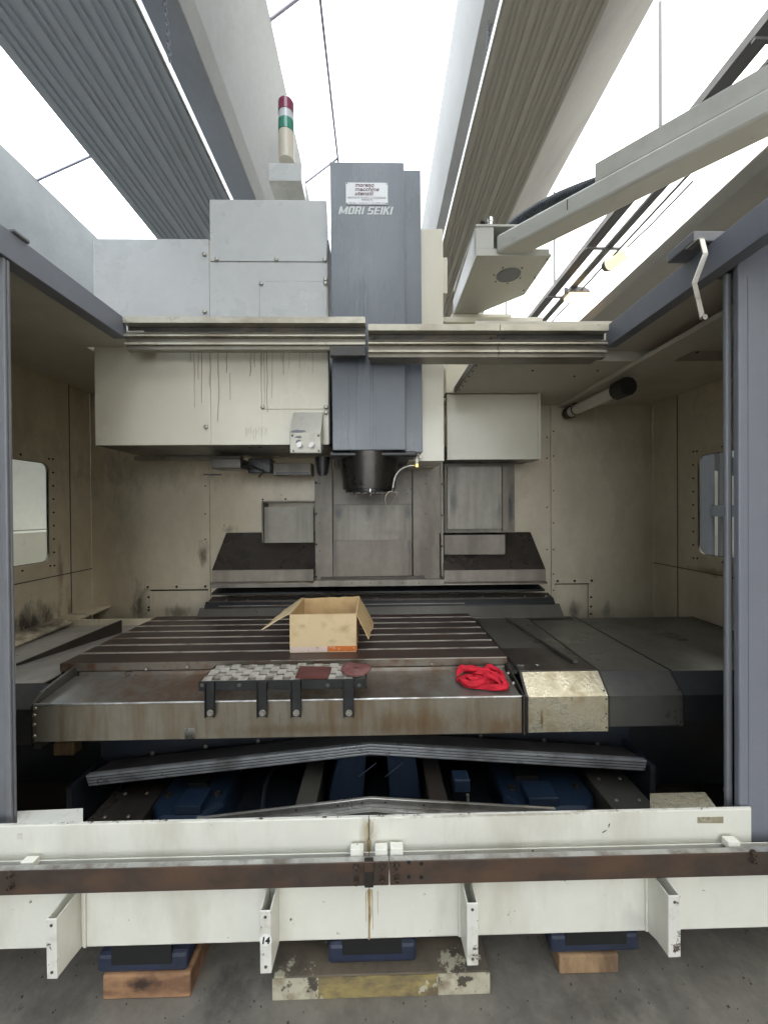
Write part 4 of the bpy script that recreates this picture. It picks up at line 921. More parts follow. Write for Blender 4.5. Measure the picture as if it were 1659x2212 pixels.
# ================================================================ LEFT CABINET (tool magazine)
YM = 1.95
mg = thing('tool_magazine_cabinet', 'cream and grey magazine cabinet left of the spindle head with brown drips', 'machine cabinet', tuple(U(460, 962, Y=YM)))
za = U(460, 735, Y=YM).z
def mp_(x0, y0, x1, y1, m, Y=YM, dep=.006, bev=.0015, n='panel'): return obj(n, pbox(x0, y0, x1, y1, Y, dep), m, mg, bev=bev)
A_ = U(201, 515, Y=YM); B_ = U(207, 962, Y=YM)
xl = (A_.x + B_.x) / 2; zbm = U(460, 961, Y=YM).z
x455 = U(455, 800, Y=YM).x; x712 = U(711, 850, Y=YM).x; ztA = U(330, 516, Y=YM).z; ztB = U(585, 433, Y=YM).z
def mbox(xa, xb, za_, zb__, m, n='panel', Y=YM, dep=.006, bev=.0015): return obj(n, G().box(xa, xb, Y, Y + dep, za_, zb__), m, mg, bev=bev)
pA = mbox(xl, x455 - .001, za, ztA, 'hammer', bev=.002); pA2 = mbox(xl, x455 - .001, zbm, za - .001, 'cream')  # same panel, cooler grey above the guide rail, cream below
z566 = U(580, 566, Y=YM).z; z608 = U(630, 608, Y=YM).z; x560 = U(561, 640, Y=YM).x; x705 = U(706, 640, Y=YM).x
pB = mbox(x455 + .006, x712 - .004, z566 + .001, ztB, 'hammer', Y=YM - .004, dep=.01, bev=.003)
pC = mbox(x560 + .0003, x712 - .006, z608 + .001, z566 - .001, 'hammer', bev=.0003); mbox(x455 + .001, x560, za, z566 - .001, 'hammer', bev=.0003)
pD = mbox(x560 + .001, x705, za, z608 - .0005, 'hammer', Y=YM - .002)
z884 = U(640, 884, Y=YM).z
pE = mbox(x560 + .0043, x712 - .004, zbm, z884 - .001, 'cream', bev=.0003); mbox(x455 + .001, x560 + .004, zbm, za - .001, 'cream', bev=.0003)
pF = mbox(x560 + .006, x705 + .004, z884 + .0005, za - .001, 'cream', Y=YM - .0015)
mbox(x705 + .006, x712 - .001, zbm, ztA, 'cream', n='edge_post', Y=YM + .004)
obj('shell', G().box(xl + .003, x712 - .003, YM + .0065, 2.5, zbm + .004, ztA - .004).box(x455 + .01, x712 - .006, YM + .0065, 2.5, ztA, ztB - .004), 'cream', mg)
obj('underside', G().box(xl + .004, x712 - .004, YM + .006, 2.34, zbm - .001, zbm + .0035), 'darkplate2', mg)
obj('gasket', G().box(x712 - .0005, x712 + .004, YM - .001, 2.3, zbm + .01, ztA), 'black', mg)
for par, pts in ((pA, ((442, 549), (442, 673))), (pB, ((468, 560), (597, 560), (702, 561))), (pC, ((703, 603), (703, 612), (565, 612))),
                 (pA2, ((445, 922),)), (pE, ((704, 891),)), (pF, ((568, 879), (704, 879)))):
    for x, y in pts: bolt(par, U(x, y, Y=YM - .006), r=.0108, h=.006, m='bolt')
# drips
dr_ = [(412, 753, 780, 1.4), (420, 753, 880, 1.4), (429, 753, 820, 1.5), (436, 753, 870, 1.2), (453.5, 750, 835, 2.4), (472, 752, 910, 2), (490, 752, 805, 1.8), (497, 805, 863, 1.4),
       (541, 752, 812, 2), (550, 752, 793, 1.4), (566, 752, 790, 1.8), (571, 752, 878, 1.5), (577, 752, 890, 1.5), (588, 752, 860, 1.4), (608, 752, 780, 1.2), (613, 755, 810, 1.4), (625, 752, 795, 1.4), (648, 752, 796, 1.4), (661, 752, 770, 1.2), (676, 752, 805, 1.5), (655, 752, 772, 1.), (530, 752, 765, 1.2)]
for i, (x, y0, y1, wd) in enumerate(dr_): drip(mg, x, y0, y1, YM - .0032, wd, 'stain' if i % 3 else 'stain2', i * 1.7, taper=.25)
c = U(553, 935, Y=YM - .001)
for i in range(14): drip(mg, 532 + i * 3.4 + random.uniform(-1, 1), 920 + random.uniform(0, 10), 942 + random.uniform(-6, 8), YM - .0012, .9, 'stain', i * 3.1, name='scratch')
# tool changer in the shade under the cabinet
tcg = thing('tool_changer_arm', 'dark tool changer arm and ducts hanging in shade under the cabinet', 'tool changer', tuple(U(520, 1030, Y=2.35)))
obj('beam', pbox(290, 985, 520, 993, 2.35, .06), 'wall_grey', tcg, bev=.003)
obj('gearbox', pbox(455, 990, 520, 1012, 2.25, .15), 'darkplate2', tcg, bev=.006)
obj('motor', pbox(536, 990, 585, 1022, 2.4, .12), 'black', tcg, bev=.006)
obj('duct', pbox(590, 1000, 672, 1026, 2.45, .12), 'wall_grey', tcg, bev=.003)
obj('duct_mouth', pbox(597, 1020, 668, 1025, 2.447, .003), 'black', tcg)
obj('air_line', G().tube([U(520, 1000, Y=2.3), U(545, 1008, Y=2.3), U(570, 1018, Y=2.3), U(560, 1030, Y=2.35)], .006, 8), 'black', tcg, smooth=True)
obj('lever', pbox(440, 1024, 478, 1027, 2.3, .01), 'chrome', tcg)
obj('pod', G().cyl(U(697, 988, Y=2.05), (0, 0, -1), .04, .09, 20, .028).cyl(U(697, 1015, Y=2.05), (0, 0, -1), .022, .03, 16), 'black', tcg, smooth=True)

# control box with two knobs
cb = thing('nozzle_control_box', 'small bare aluminium box with two round knobs on the cabinet corner', 'control box', tuple(U(660, 978, Y=1.86)))
yf = 1.86; a = U(626, 935, Y=yf); b = U(694, 979, Y=yf); zt2 = U(660, 890, Y=YM - .01).z
prof = [(YM - .007, b.z + .012), (yf + .002, b.z), (yf, a.z), (YM - .007, zt2)]
obj('case', G().prism([(a.x, y, z) for y, z in prof], (b.x - a.x, 0, 0)), 'ctrl', cb, bev=.003)
fp = obj('face_plate', pbox(628, 938, 692, 977, yf - .002, .0018), 'ctrl', cb)
bolts(fp, ((632, 941), (688, 941), (634, 974), (689, 974)), yf - .002, r=.0045, m='boltdark')
for x in (648, 674):
    p = U(x, 962, Y=yf - .002)
    k = obj('knob', G().cyl(p, (0, -1, 0), .0175, .006, 20).cyl(p + Vector((0, -.006, 0)), (0, -1, 0), .013, .014, 20), 'galv', cb, bev=.001, smooth=False)
for (x, y, ru, rv, s) in ((645, 944, .016, .006, 1), (645, 954, .012, .009, 4)):
    obj('paint_chip', blob((U(x, y, Y=yf - .0024), (ru, 0, 0), (0, 0, rv)), None, 1, s, jag=.8), 'tray', cb)
c = U(640, 931, Y=yf + .012)
obj('paint_chip', blob((U(645, 932, Y=yf + .009) + Vector((0, -.0045, 0)), (.035, 0, 0), (0, .004 * (YM - .007 - yf) / (zt2 - a.z) * 2, .008)), None, 1, 6, jag=.5), 'tray', cb)

# ================================================================ SPINDLE HEAD
sh = thing('spindle_head', 'tall blue grey spindle head with lettering and dark spindle nose', 'spindle head', (0, 1.95, 1.7))
a = U(714, 349, Y=1.9); b = U(876, 972, Y=1.9)
hx0, hx1 = U(716, 700, Y=1.9).x, U(875, 700, Y=1.9).x
obj('front_cover', G().box(hx0, hx1, 1.9, 2.25, b.z, a.z), 'grey', sh, bev=.004)
p = U(911, 367, Y=1.97); q = U(911, 977, Y=1.97)
obj('side_cover', G().box(hx1 + .001, U(911, 700, Y=1.97).x, 1.97, 2.3, q.z, p.z), 'grey', sh, bev=.003)
p = U(957, 494, Y=2.05); q = U(957, 996, Y=2.05)
obj('cream_cover', G().box(U(880, 700, Y=2.05).x, U(957.5, 700, Y=2.05).x, 2.05, 2.5, q.z, p.z), 'cream', sh, bev=.003)
p = U(968, 556, Y=2.12)
obj('rear_cover', G().box(U(930, 700, Y=2.12).x, U(967, 700, Y=2.12).x, 2.12, 2.45, p.z - .2, p.z), 'cream', sh, bev=.003)
for (x, y0, y1, wd) in ((753, 770, 970, 1.2), (760, 770, 880, 1), (770, 770, 968, 1.2), (776, 770, 900, 1), (800, 800, 965, 1.2), (806, 770, 968, 1.4), (812, 850, 960, .9), (786, 770, 850, .8)):
    drip(sh, x, y0, y1, 1.8992, wd, 'grey_drip' if 'grey_drip' in M else 'seam', x * .3) if False else None
M['grey_drip'] = mat('grey_drip', (.085, .098, .12), .3, var=.1)
for (x, y0, y1, wd) in ((753, 770, 970, 1.6), (770, 770, 968, 1.6), (800, 800, 965, 1.6), (806, 770, 968, 1.8), (812, 850, 960, 1.2), (786, 600, 690, 1.3), (778, 610, 688, 1.2), (795, 612, 690, 1.2), (765, 620, 670, 1.2)):
    drip(sh, x, y0, y1, 1.8990, wd, 'grey_drip', x * .3, taper=.3)
# nose
nc = U(798, 1058, Y=2.06); ztn = U(798, 972, Y=1.9).z
obj('spindle_nose', G().cyl((nc.x, 2.06, nc.z), (0, 0, 1), .142, ztn - nc.z + .02, 48, .158), 'nose', sh, smooth=True)
obj('nose_ring', G().cyl((nc.x, 2.06, nc.z - .014), (0, 0, 1), .128, .0139, 48), 'black', sh, smooth=True)
obj('head_underside', G().box(hx0 - .02, hx1 + .06, 1.92, 2.35, b.z - .03, b.z - .001), 'black', sh, bev=.01)
for k, th_ in enumerate((-150, -120, -100, -80, -65, -50, -35)):
    x = nc.x + .105 * math.cos(R(th_)); y = 2.06 + .105 * math.sin(R(th_))
    obj('drive_block', G().box(x - .012, x + .012, y - .01, y + .01, nc.z - .03, nc.z - .0142), 'boltdark', sh, bev=.002)
p = U(800, 1058, Y=1.93)
obj('nozzle', G().cyl(p + Vector((0, 0, .005)), (0, 0, -1), .006, .016, 10).cyl(p + Vector((0, 0, -.011)), (0.1, 0, -1), .0025, .022, 8), 'chrome', sh, smooth=True)
# coolant fitting and jets
f0 = U(900, 986, Y=1.96)
obj('coolant_manifold', G().ring(f0, (0, 1, 0), .012, .005).cyl(f0 + Vector((.022, 0, -.002)), (0, 1, 0), .011, .02, 16).box(f0.x - .008, f0.x + .008, 1.95, 1.98, f0.z - .035, f0.z - .012), 'ctrl', sh, bev=.001)
obj('brass_elbow', G().box(f0.x - .009, f0.x + .009, 1.95, 1.97, f0.z - .058, f0.z - .036).cyl((f0.x - .009, 1.96, f0.z - .048), (-1, 0, 0), .006, .018, 10), 'brass', sh, bev=.002)
P = [U(893, 1006, Y=1.96), U(880, 1008, Y=1.95), U(864, 1016, Y=1.94), U(854, 1030, Y=1.93), U(850, 1045, Y=1.92), U(849, 1056, Y=1.92)]
def smoothpath(P, n=6):
    out = []
    for i in range(len(P) - 1):
        a = P[max(i - 1, 0)]; b = P[i]; c = P[i + 1]; d = P[min(i + 2, len(P) - 1)]
        for k in range(n):
            t = k / n
            out.append(.5 * ((2 * b) + (c - a) * t + (2 * a - 5 * b + 4 * c - d) * t * t + (3 * b - a - 3 * c + d) * t ** 3))
    return out + [P[-1]]
obj('coolant_hose', G().tube(smoothpath(P), .0052, 8), 'galv', sh, smooth=True)
obj('hose_nut', G().cyl(U(849, 1054, Y=1.92), (0, 0, -1), .009, .02, 6), 'chrome', sh)
obj('jet_pipe', G().tube(smoothpath([U(848, 1062, Y=1.92), U(838, 1065, Y=1.91), U(832, 1077, Y=1.9), U(834, 1090, Y=1.9), U(838, 1096, Y=1.9)]), .004, 8, rf=lambda i, n: .005 - .003 * i / n), 'steel', sh, smooth=True)
obj('jet_pipe', G().tube(smoothpath([U(850, 1062, Y=1.92), U(859, 1066, Y=1.91), U(853, 1076, Y=1.9), U(846, 1088, Y=1.9), U(852, 1101, Y=1.9)]), .004, 8, rf=lambda i, n: .005 - .003 * i / n), 'steel', sh, smooth=True)
# lettering & name plate
p0 = U(731, 463, Y=1.8995); p1 = U(850, 463, Y=1.8995); hh = p0.z - 0
zc0 = U(790, 463, Y=1.8985).z; zc1 = U(790, 446, Y=1.8985).z
def fit(o, x0, x1, z0, z1):
    me = o.data; xs = [v.co.x for v in me.vertices]; ys = [v.co.y for v in me.vertices]
    a, b, c, d = min(xs), max(xs), min(ys), max(ys)
    for v in me.vertices:
        v.co.x = (v.co.x - a) / (b - a) * (x1 - x0); v.co.y = (v.co.y - c) / (d - c) * (z1 - z0)
    o.location.x = x0 - ORI[o.parent.name].x; o.location.z = z0 - ORI[o.parent.name].z; o.scale = (1, 1, 1)
# block italic capitals, cut from flat strips
def bar(a, b, w_): # slanted strip between two points (u,v), horizontal width w_
    return [(a[0], a[1]), (a[0] + w_, a[1]), (b[0] + w_, b[1]), (b[0], b[1])]
def rec(x0, y0, x1, y1): return [(x0, y0), (x1, y0), (x1, y1), (x0, y1)]
q_ = .30; t2 = .17
LET = {'M': ([rec(0, 0, q_, 1), rec(1.0, 0, 1.3, 1), [(q_, 1), (q_, .45), (.55, 0), (.65, .35)], [(1.0, 1), (.65, .35), (.75, 0), (1.0, .45)]], 1.3),
       'O': ([rec(0, .08, q_, .92), rec(.6, .08, .9, .92), [(.06, .92), (.84, .92), (.78, 1), (.12, 1)], [(.06, .08), (.12, 0), (.78, 0), (.84, .08)], rec(q_, .08, .6, t2), rec(q_, 1 - t2, .6, .92)], .9),
       'R': ([rec(0, 0, q_, 1), rec(q_, 1 - t2, .85, 1), rec(.6, .55, .9, 1 - t2), rec(q_, .40, .85, .55), bar((.62, 0), (.5, .40), .3)], .92),
       'I': ([rec(0, 0, q_, 1)], .3),
       'S': ([rec(.05, 1 - t2, .9, 1), rec(0, .55, q_, 1 - t2), rec(0, .42, .85, .55), rec(.58, t2, .88, .42), rec(0, 0, .84, t2)], .88),
       'E': ([rec(0, 0, q_, 1), rec(q_, 1 - t2, .82, 1), rec(q_, .42, .74, .42 + t2), rec(q_, 0, .82, t2)], .82),
       'K': ([rec(0, 0, q_, 1), [(q_, .42), (q_, .70), (.62, 1), (.95, 1)], [(q_ + .08, .49), (.62, 0), (.97, 0), (.56, .62)]], .95), ' ': ([], .35)}
cur = 0; PL = []
for ch in 'MORI SEIKI':
    ps, wd = LET[ch]
    for k, p_ in enumerate(ps): PL.append((ch, k, [(cur + x + y * .30, y) for x, y in p_]))
    cur += wd + .13
tot = cur - .13 + .30
g = None; last = None; cnt = 0
zh = zc1 - zc0; xw = p1.x - p0.x; letters = []
for ch, k, poly in PL:
    if k == 0: g = G(); letters.append(g)
    g.prism([(p0.x + x / tot * xw, 1.8992 - .00004 * k, zc0 + y * zh) for x, y in poly], (0, -.0004, 0))
for g in letters: obj('lettering', g, 'letter', sh)
np_ = pbox(747, 394, 838, 442, 1.8965, .003)
a = U(747, 394, Y=1.8965); b = U(838, 442, Y=1.8965)
pt = obj('name_plate', np_, 'plateW', sh, bev=.001)
for x, y in ((749.5, 396.5), (835.5, 397.5), (749.5, 439.5), (835.5, 439.5)): bolt(pt, U(x, y, Y=1.8965), r=.003, h=.002, m='boltdark')
def line(s, x0, x1, y0, y1, m, off=.0, sh_=0.):
    t = text('lettering', s, 1., (0, 1.8958, 0), m, pt, shear=sh_, off=off, ext=.0003)
    A = U(x0, y1, Y=1.8958); B = U(x1, y0, Y=1.8958); fit(t, A.x, B.x, A.z, B.z)
line('moreno', 767, 808, 397.5, 403.5, 'inkred', .014, .25)
line('macchine', 767, 819, 404.5, 412.5, 'inkred', .014, .25)
line('utensili', 767, 807, 413.5, 421.8, 'inkred', .014, .25)
line('MACCHINE NUOVE E D\'OCCASIONE', 752, 833, 425, 428.5, 'inkgrey', .01)
line('PERMUTE', 781, 805, 430, 433.2, 'inkgrey', .01)
line('MODENA - VIA EMILIA, 71 - TEL 059/35 12 12', 753, 832, 437, 440, 'inkgrey', .0)

# ================================================================ SIGNAL TOWER
st = thing('signal_tower', 'slim red, clear and green stack light on a grey box', 'signal light', tuple(U(618, 432, Y=2.05)))
a = U(580, 352, Y=2.0); b = U(651, 391, Y=2.0)
obj('base_box', G().box(a.x, b.x, 2.0, 2.13, b.z, a.z), 'hammer', st, bev=.003)
obj('stand', G().box(a.x + .05, b.x - .05, 2.15, 2.2, ztB - .01, a.z - .01).box(a.x + .05, b.x - .05, 2.12, 2.16, a.z - .05, a.z - .01), 'hammer', st)
cc = U(619.5, 352, Y=2.07); r_t = .0425
def seg(y0, y1, m, n, r=r_t, bev=.002):
    z0 = U(619, y1, Y=2.07).z; z1 = U(619, y0, Y=2.07).z
    return obj(n, G().cyl((cc.x, 2.07, z0 + .0005), (0, 0, 1), r, z1 - z0 - .001, 32), m, st, bev=bev, smooth=True)
seg(290, 350, 'beige', 'stem', r_t * .97); seg(266, 290, 'greenlens', 'green_lens'); seg(248, 266, 'clearlens', 'clear_lens', r_t * .96); seg(225, 248, 'redlens', 'red_lens')
seg(220.5, 225, 'clearlens', 'cap', r_t * .85, .01)

# ================================================================ PENDANT ARM + BRACKET
pa = thing('pendant_arm', 'grey beige swivel arm running up to the right from its bracket', 'machine arm', tuple(U(1100, 690, Y=2.6)))
zb2 = 2.962
bl, brr = U(1029, 552, Z=zb2), U(1192, 551, Z=zb2)
poly = [(bl.x, bl.y), (brr.x, bl.y), (brr.x, 2.41), (.70, 2.66), (bl.x, 2.66)]
obj('bottom_plate', G().prism([(x, y, zb2) for x, y in poly], (0, 0, .012)), 'armpaint', pa, bev=.001)
yf = bl.y + .006
zT = U(1029, 485, Y=yf).z; x1066 = U(1066, 500, Y=yf).x; z537 = U(1100, 537, Y=yf).z; z490 = U(1100, 490.5, Y=yf).z
obj('front_cheek', G().box(bl.x + .002, x1066, yf, yf + .03, z537, z490), 'armpaint', pa, bev=.001)
obj('lower_channel', G().box(bl.x + .002, U(1187, 540, Y=yf).x, yf, yf + .15, zb2 + .0125, z537 - .0003), 'armpaint', pa, bev=.001)
obj('top_plate', G().prism([(bl.x, yf - .004, z490 + .0003), (U(1157, 487, Y=yf).x, yf - .004, z490 + .0003), (.9, 2.4, z490 + .0003), (bl.x, 2.66, z490 + .0003)], (0, 0, zT - z490)), 'armpaint', pa, bev=.001)
obj('left_cheek', G().prism([(bl.x, yf + .031, zb2 + .0125), (bl.x, 2.66, zb2 + .0125), (bl.x, 2.66, zb2 + .1), (bl.x, yf + .031, z490)], (.012, 0, 0)), 'armpaint', pa)
obj('back_cheek', G().box(x1066 + .005, .88, yf + .25, yf + .27, z537, z490 - .0005), 'grey', pa)
c = U(1098, 594, Z=zb2)
obj('cover_disc', G().cyl((c.x, c.y, zb2 - .0002), (0, 0, -1), .064, .001, 36), 'tray', pa)
obj('disc_rim', G().ring((c.x, c.y, zb2 - .001), (0, 0, 1), .066, .0025, 32), 'tray', pa)
for th_ in (20, 75, 130, 180, 230, 310): bolt(pa, (c.x + .085 * math.cos(R(th_)), c.y + .085 * math.sin(R(th_)), zb2), axis='-z', r=.006, h=.002, m='boltdark')
for x, y in ((1182, 561), (1155, 600), (1131, 627)): bolt(pa, U(x, y, Z=zb2), axis='-z', r=.006, h=.003, m='boltdark')
p = U(1058.5, 484, Y=2.12)
obj('stud', G().cyl((p.x, 2.12, zT + .0), (0, 0, 1), .011, .07, 14).cyl((p.x, 2.12, zT + .07), (0, 0, 1), .014, .022, 14), 'chrome', pa, smooth=True)
bolt(pa, U(1042, 482, Y=2.1), axis='z', r=.01, h=.01, m='boltdark', kind='hex')
obj('mount_block', G().box(.53, .95, 2.64, 3.0, U(1000, 690, Y=2.64).z - .05, zb2 - .001), 'cream', pa, bev=.004)
# the arm itself
dA = Vector((.7071, -.7071, 0)); nA = Vector((-.7071, -.7071, 0))
F0 = Vector((.895, 1.967, 2.972)) - dA * .22; La = 2.4
def armbox(name, off0, off1, z0, z1, s0, s1, m, bev):
    a = F0 + nA * off0 + dA * s0; b = F0 + nA * off1 + dA * s0
    P = [Vector((a.x, a.y, z0)), Vector((b.x, b.y, z0)), Vector((b.x, b.y, z1)), Vector((a.x, a.y, z1))]
    return obj(name, G().prism(P, dA * (s1 - s0)), m, pa, bev=bev)
armbox('arm_tube', 0, .125, 2.972, 3.067, .0, La, 'armpaint', .012)
a = U(1280, 385, Z=3.07); s_t = (a - F0).dot(dA)
armbox('cable_duct', .01, .115, 3.069, 3.155, s_t, La, 'armpaint', .004)
P = smoothpath([U(1072, 528, Y=2.3), U(1100, 492, Y=2.22), U(1140, 462, Y=2.12), U(1195, 432, Y=2.0), U(1245, 411, Y=1.9), U(1290, 395, Y=1.82)], 26)
obj('conduit', G().tube(P, .028, 14, rf=lambda i, n: .027 if i % 2 else .0238), 'rubber', pa, smooth=False)
obj('arm_mark', G().prism([F0 + nA * .1265 + dA * .36 + Vector((0, 0, .03)), F0 + nA * .1265 + dA * .364 + Vector((0, 0, .03)), F0 + nA * .1265 + dA * .364 + Vector((0, 0, .08)), F0 + nA * .1265 + dA * .36 + Vector((0, 0, .08))], nA * .0006), 'black_ink', pa)

# ================================================================ INTERIOR LAMP
a = U(1226, 893, Z=2.27); b = U(1352, 836, Z=2.27); dv = (b - a).normalized()
il = thing('machine_lamp', 'unlit tubular machine lamp with black caps under the right ceiling', 'lamp', tuple((a + b) / 2))
obj('glass_tube', G().cyl(a + dv * .05, dv, .037, (b - a).length - .12, 24), 'tubeglass', il, smooth=True)
obj('end_cap', G().cyl(a, dv, .043, .05, 12), 'boltdark', il); obj('end_cap', G().cyl(b - dv * .075, dv, .052, .095, 12), 'boltdark', il, bev=.004)
obj('clamp_ring', G().cyl(a + dv * .10, dv, .0395, .012, 24), 'boltdark', il)
for s_ in (.09, (b - a).length - .1): obj('hanger', G().box((a + dv * s_).x - .012, (a + dv * s_).x + .012, (a + dv * s_).y - .012, (a + dv * s_).y + .012, 2.3, ZC - .001), 'boltdark', il)

# ================================================================ THINGS ON THE TABLE
# cardboard box
bxt = thing('cardboard_box', 'open cardboard box with drooping flaps and orange tape on the worktable', 'box', (-.245, 1.9, ZT))
y0, y1 = 1.736, 2.07; X0 = U(626.5, 1400, Y=y0).x; X1 = U(770, 1400, Y=y0).x; H = U(700, 1327, Y=y0).z; t_ = .004
def wav(g, amp, seed):
    g.v = [tuple(Vector(v) + noise.noise_vector(Vector(v) * 9 + Vector((seed, 0, 0))) * amp) for v in g.v]; return g
def sheet(c0, c1, c2, c3, th, nrm, n=8, amp=.0025, seed=0, rag=0.):
    """warped sheet between 4 corners with thickness along nrm; edge c2-c3 can be ragged"""
    g = G(); nrm = Vector(nrm).normalized() * th
    for side in (0, 1):
        for i in range(n + 1):
            for j in range(n + 1):
                u, v = i / n, j / n
                p = (Vector(c0) * (1 - u) + Vector(c1) * u) * (1 - v) + (Vector(c3) * (1 - u) + Vector(c2) * u) * v
                p = p + noise.noise_vector(p * 11 + Vector((seed, 1, 2))) * amp * (1 if 0 < v else .3)
                if j == n and rag: p = p + (Vector(c0) - Vector(c3)).normalized() * rag * abs(noise.noise(Vector((u * 14 + seed, 0, 0))))
                g.v.append(tuple(p + nrm * side))
    m = (n + 1) ** 2; q = lambda i, j, s: s * m + i * (n + 1) + j
    for i in range(n):
        for j in range(n):
            g.f.append((q(i, j, 0), q(i + 1, j, 0), q(i + 1, j + 1, 0), q(i, j + 1, 0))); g.f.append((q(i, j, 1), q(i, j + 1, 1), q(i + 1, j + 1, 1), q(i + 1, j, 1)))
    for k in range(n):
        g.f += [(q(k, 0, 0), q(k, 0, 1), q(k + 1, 0, 1), q(k + 1, 0, 0)), (q(k, n, 0), q(k + 1, n, 0), q(k + 1, n, 1), q(k, n, 1)),
                (q(0, k, 0), q(0, k + 1, 0), q(0, k + 1, 1), q(0, k, 1)), (q(n, k, 0), q(n, k, 1), q(n, k + 1, 1), q(n, k + 1, 0))]
    return g
zt0 = ZT + .0035
obj('front_wall', sheet((X0, y0, zt0), (X1, y0, zt0), (X1 + .001, y0 + .002, H), (X0, y0, H), t_, (0, 1, 0), amp=.0012), 'card', bxt)
obj('back_wall', sheet((X0, y1, zt0), (X1, y1, zt0), (X1, y1, H + .004), (X0, y1, H - .002), t_, (0, 1, 0), seed=3, rag=.012, n=16), 'cardin', bxt)
obj('side_wall', sheet((X0, y0 + .004, zt0), (X0, y1, zt0), (X0, y1, H), (X0, y0 + .004, H), t_, (1, 0, 0), seed=5), 'cardin', bxt)
obj('side_wall', sheet((X1 - .004, y0 + .004, zt0), (X1 - .004, y1, zt0), (X1 - .004, y1, H), (X1 - .004, y0 + .004, H), t_, (1, 0, 0), seed=7, amp=.0012), 'card', bxt)
obj('bottom', G().box(X0, X1, y0, y1, ZT + .0005, ZT + .0033), 'card', bxt)
fo = Vector((X0 - .125, y0 - .01, H - .065)); ff = Vector((X0 - .085, y1 - .05, H - .05))
obj('flap', sheet((X0, y1 - .01, H), (X0, y0 + .01, H), tuple(fo), tuple(ff), t_, (-.45, 0, 1), seed=11, rag=.012, amp=.006, n=12), 'card', bxt)
fo = Vector((X1 + .055, y0 + .02, H - .125)); ff = Vector((X1 + .075, y1 - .02, H - .135))
obj('flap', sheet((X1, y0 + .012, H), (X1, y1 - .01, H), tuple(ff), tuple(fo), t_, (1, 0, .5), seed=17, rag=.012, amp=.006, n=12), 'cardin', bxt)
yy = y0 - .0015
obj('tape', G().box(X0 + .001, X0 + .17, yy, yy + .0007, zt0 + .001, zt0 + .023), 'tapewhite', bxt)
obj('tape', G().box(X0 + .1705, X1 + .001, yy, yy + .0007, zt0 + .001, zt0 + .025), 'tapeorange', bxt)
obj('tape', sheet((X1 + .0018, y0 + .002, zt0 + .002), (X1 + .0018, y0 + .05, zt0 + .002), (X1 + .0018, y0 + .05, H - .003), (X1 + .0018, y0 + .002, H - .003), .0008, (1, 0, 0), amp=.0005), 'tapeorange', bxt)
for (x, y, a_, b_, s) in ((662, 1348, .009, .012, 2),):
    pass
obj('box_flute_edge', G().box(X0, X1, y0 + .0005, y0 + .0035, H + .0002, H + .0015), 'cardin', bxt)

# grating step
gs = thing('grating_step', 'galvanised grating on a black angle frame with four straps over the tray', 'grating', (-.36, 1.5, .82))
gy0, gy1 = 1.44, 1.585; gz = .958
gx0 = U(432, 1470, Y=gy0).x; gx1 = U(789, 1468, Y=gy0).x
obj('frame_front', G().box(gx0, gx1, gy0, gy0 + .004, gz - .036, gz), 'blk', gs, bev=.001)
obj('frame_front_foot', G().box(gx0, gx1, gy0 + .0045, gy0 + .03, gz - .036, gz - .032), 'blk', gs)
obj('frame_rear', G().box(gx0, gx1, gy1, gy1 + .004, gz - .036, gz), 'blk', gs, bev=.001)
obj('frame_end', G().box(gx0 - .004, gx0 - .0003, gy0, gy1 + .004, gz - .036, gz), 'blk', gs); obj('frame_end', G().box(gx1 + .0003, gx1 + .004, gy0, gy1 + .004, gz - .036, gz), 'blk', gs)
rows = 5; rp = (gy1 - gy0 - .008) / rows; per = .067
for r in range(rows + 1):
    yr = gy0 + .006 + r * rp
    obj('grating_bar', wav(G().box(gx0 + .001, gx1 - .001, yr - .003, yr + .003, gz - .018, gz - .001), .0005, r), 'grate', gs)
for r in range(rows):
    yr = gy0 + .006 + r * rp; x = gx0 + .004 + (per / 2 if r % 2 else 0)
    while x < gx1 - .03:
        zz = gz + random.uniform(-.003, .003)
        obj('grating_tab', G().prism([(x, yr + .0032, zz - .004), (x + .034, yr + .0032, zz - .004), (x + .036, yr + rp - .0032, zz + .003), (x + .002, yr + rp - .0032, zz + .003)], (0, 0, .003)), 'grate', gs)
        x += per
for (xa, xb) in ((443, 465), (555, 578), (628, 651), (741, 765)):
    a = U(xa, 1470, Y=1.434); b = U(xb, 1549, Y=1.434)
    g = G().box(a.x, b.x, 1.4345, 1.4385, b.z, gz - .001).box(a.x, a.x + .003, 1.426, 1.4343, b.z, gz - .001).box(b.x - .003, b.x, 1.426, 1.4343, b.z, gz - .001)
    s_ = obj('strap', g, 'blk', gs, bev=.0006)
    bolt(s_, U((xa + xb) / 2 + 1, 1540, Y=1.4345), r=.0085, h=.009, m='bolt', kind='cap')
for x in (437, 517, 708, 776): bolt(gs, U(x, 1480, Y=gy0), r=.007, h=.0006, m='darkplate2', kind='hole', name='frame_hole')
pz = gz + .006
q = [U(648, 1443, Z=pz), U(716, 1444, Z=pz), U(709, 1467, Z=pz), U(638, 1466, Z=pz)]
tag(obj('scouring_pad', sheet(q[3], q[2], q[1], q[0], .008, (0, 0, 1), amp=.003, seed=2, n=12), 'pad', smooth=True), 'flat dark maroon rectangular scouring pad on the grating', 'scouring pad', 'scouring pads lying on the grating')
c = U(768, 1443, Z=pz + .012); g = G(); n = 40; g.v = []
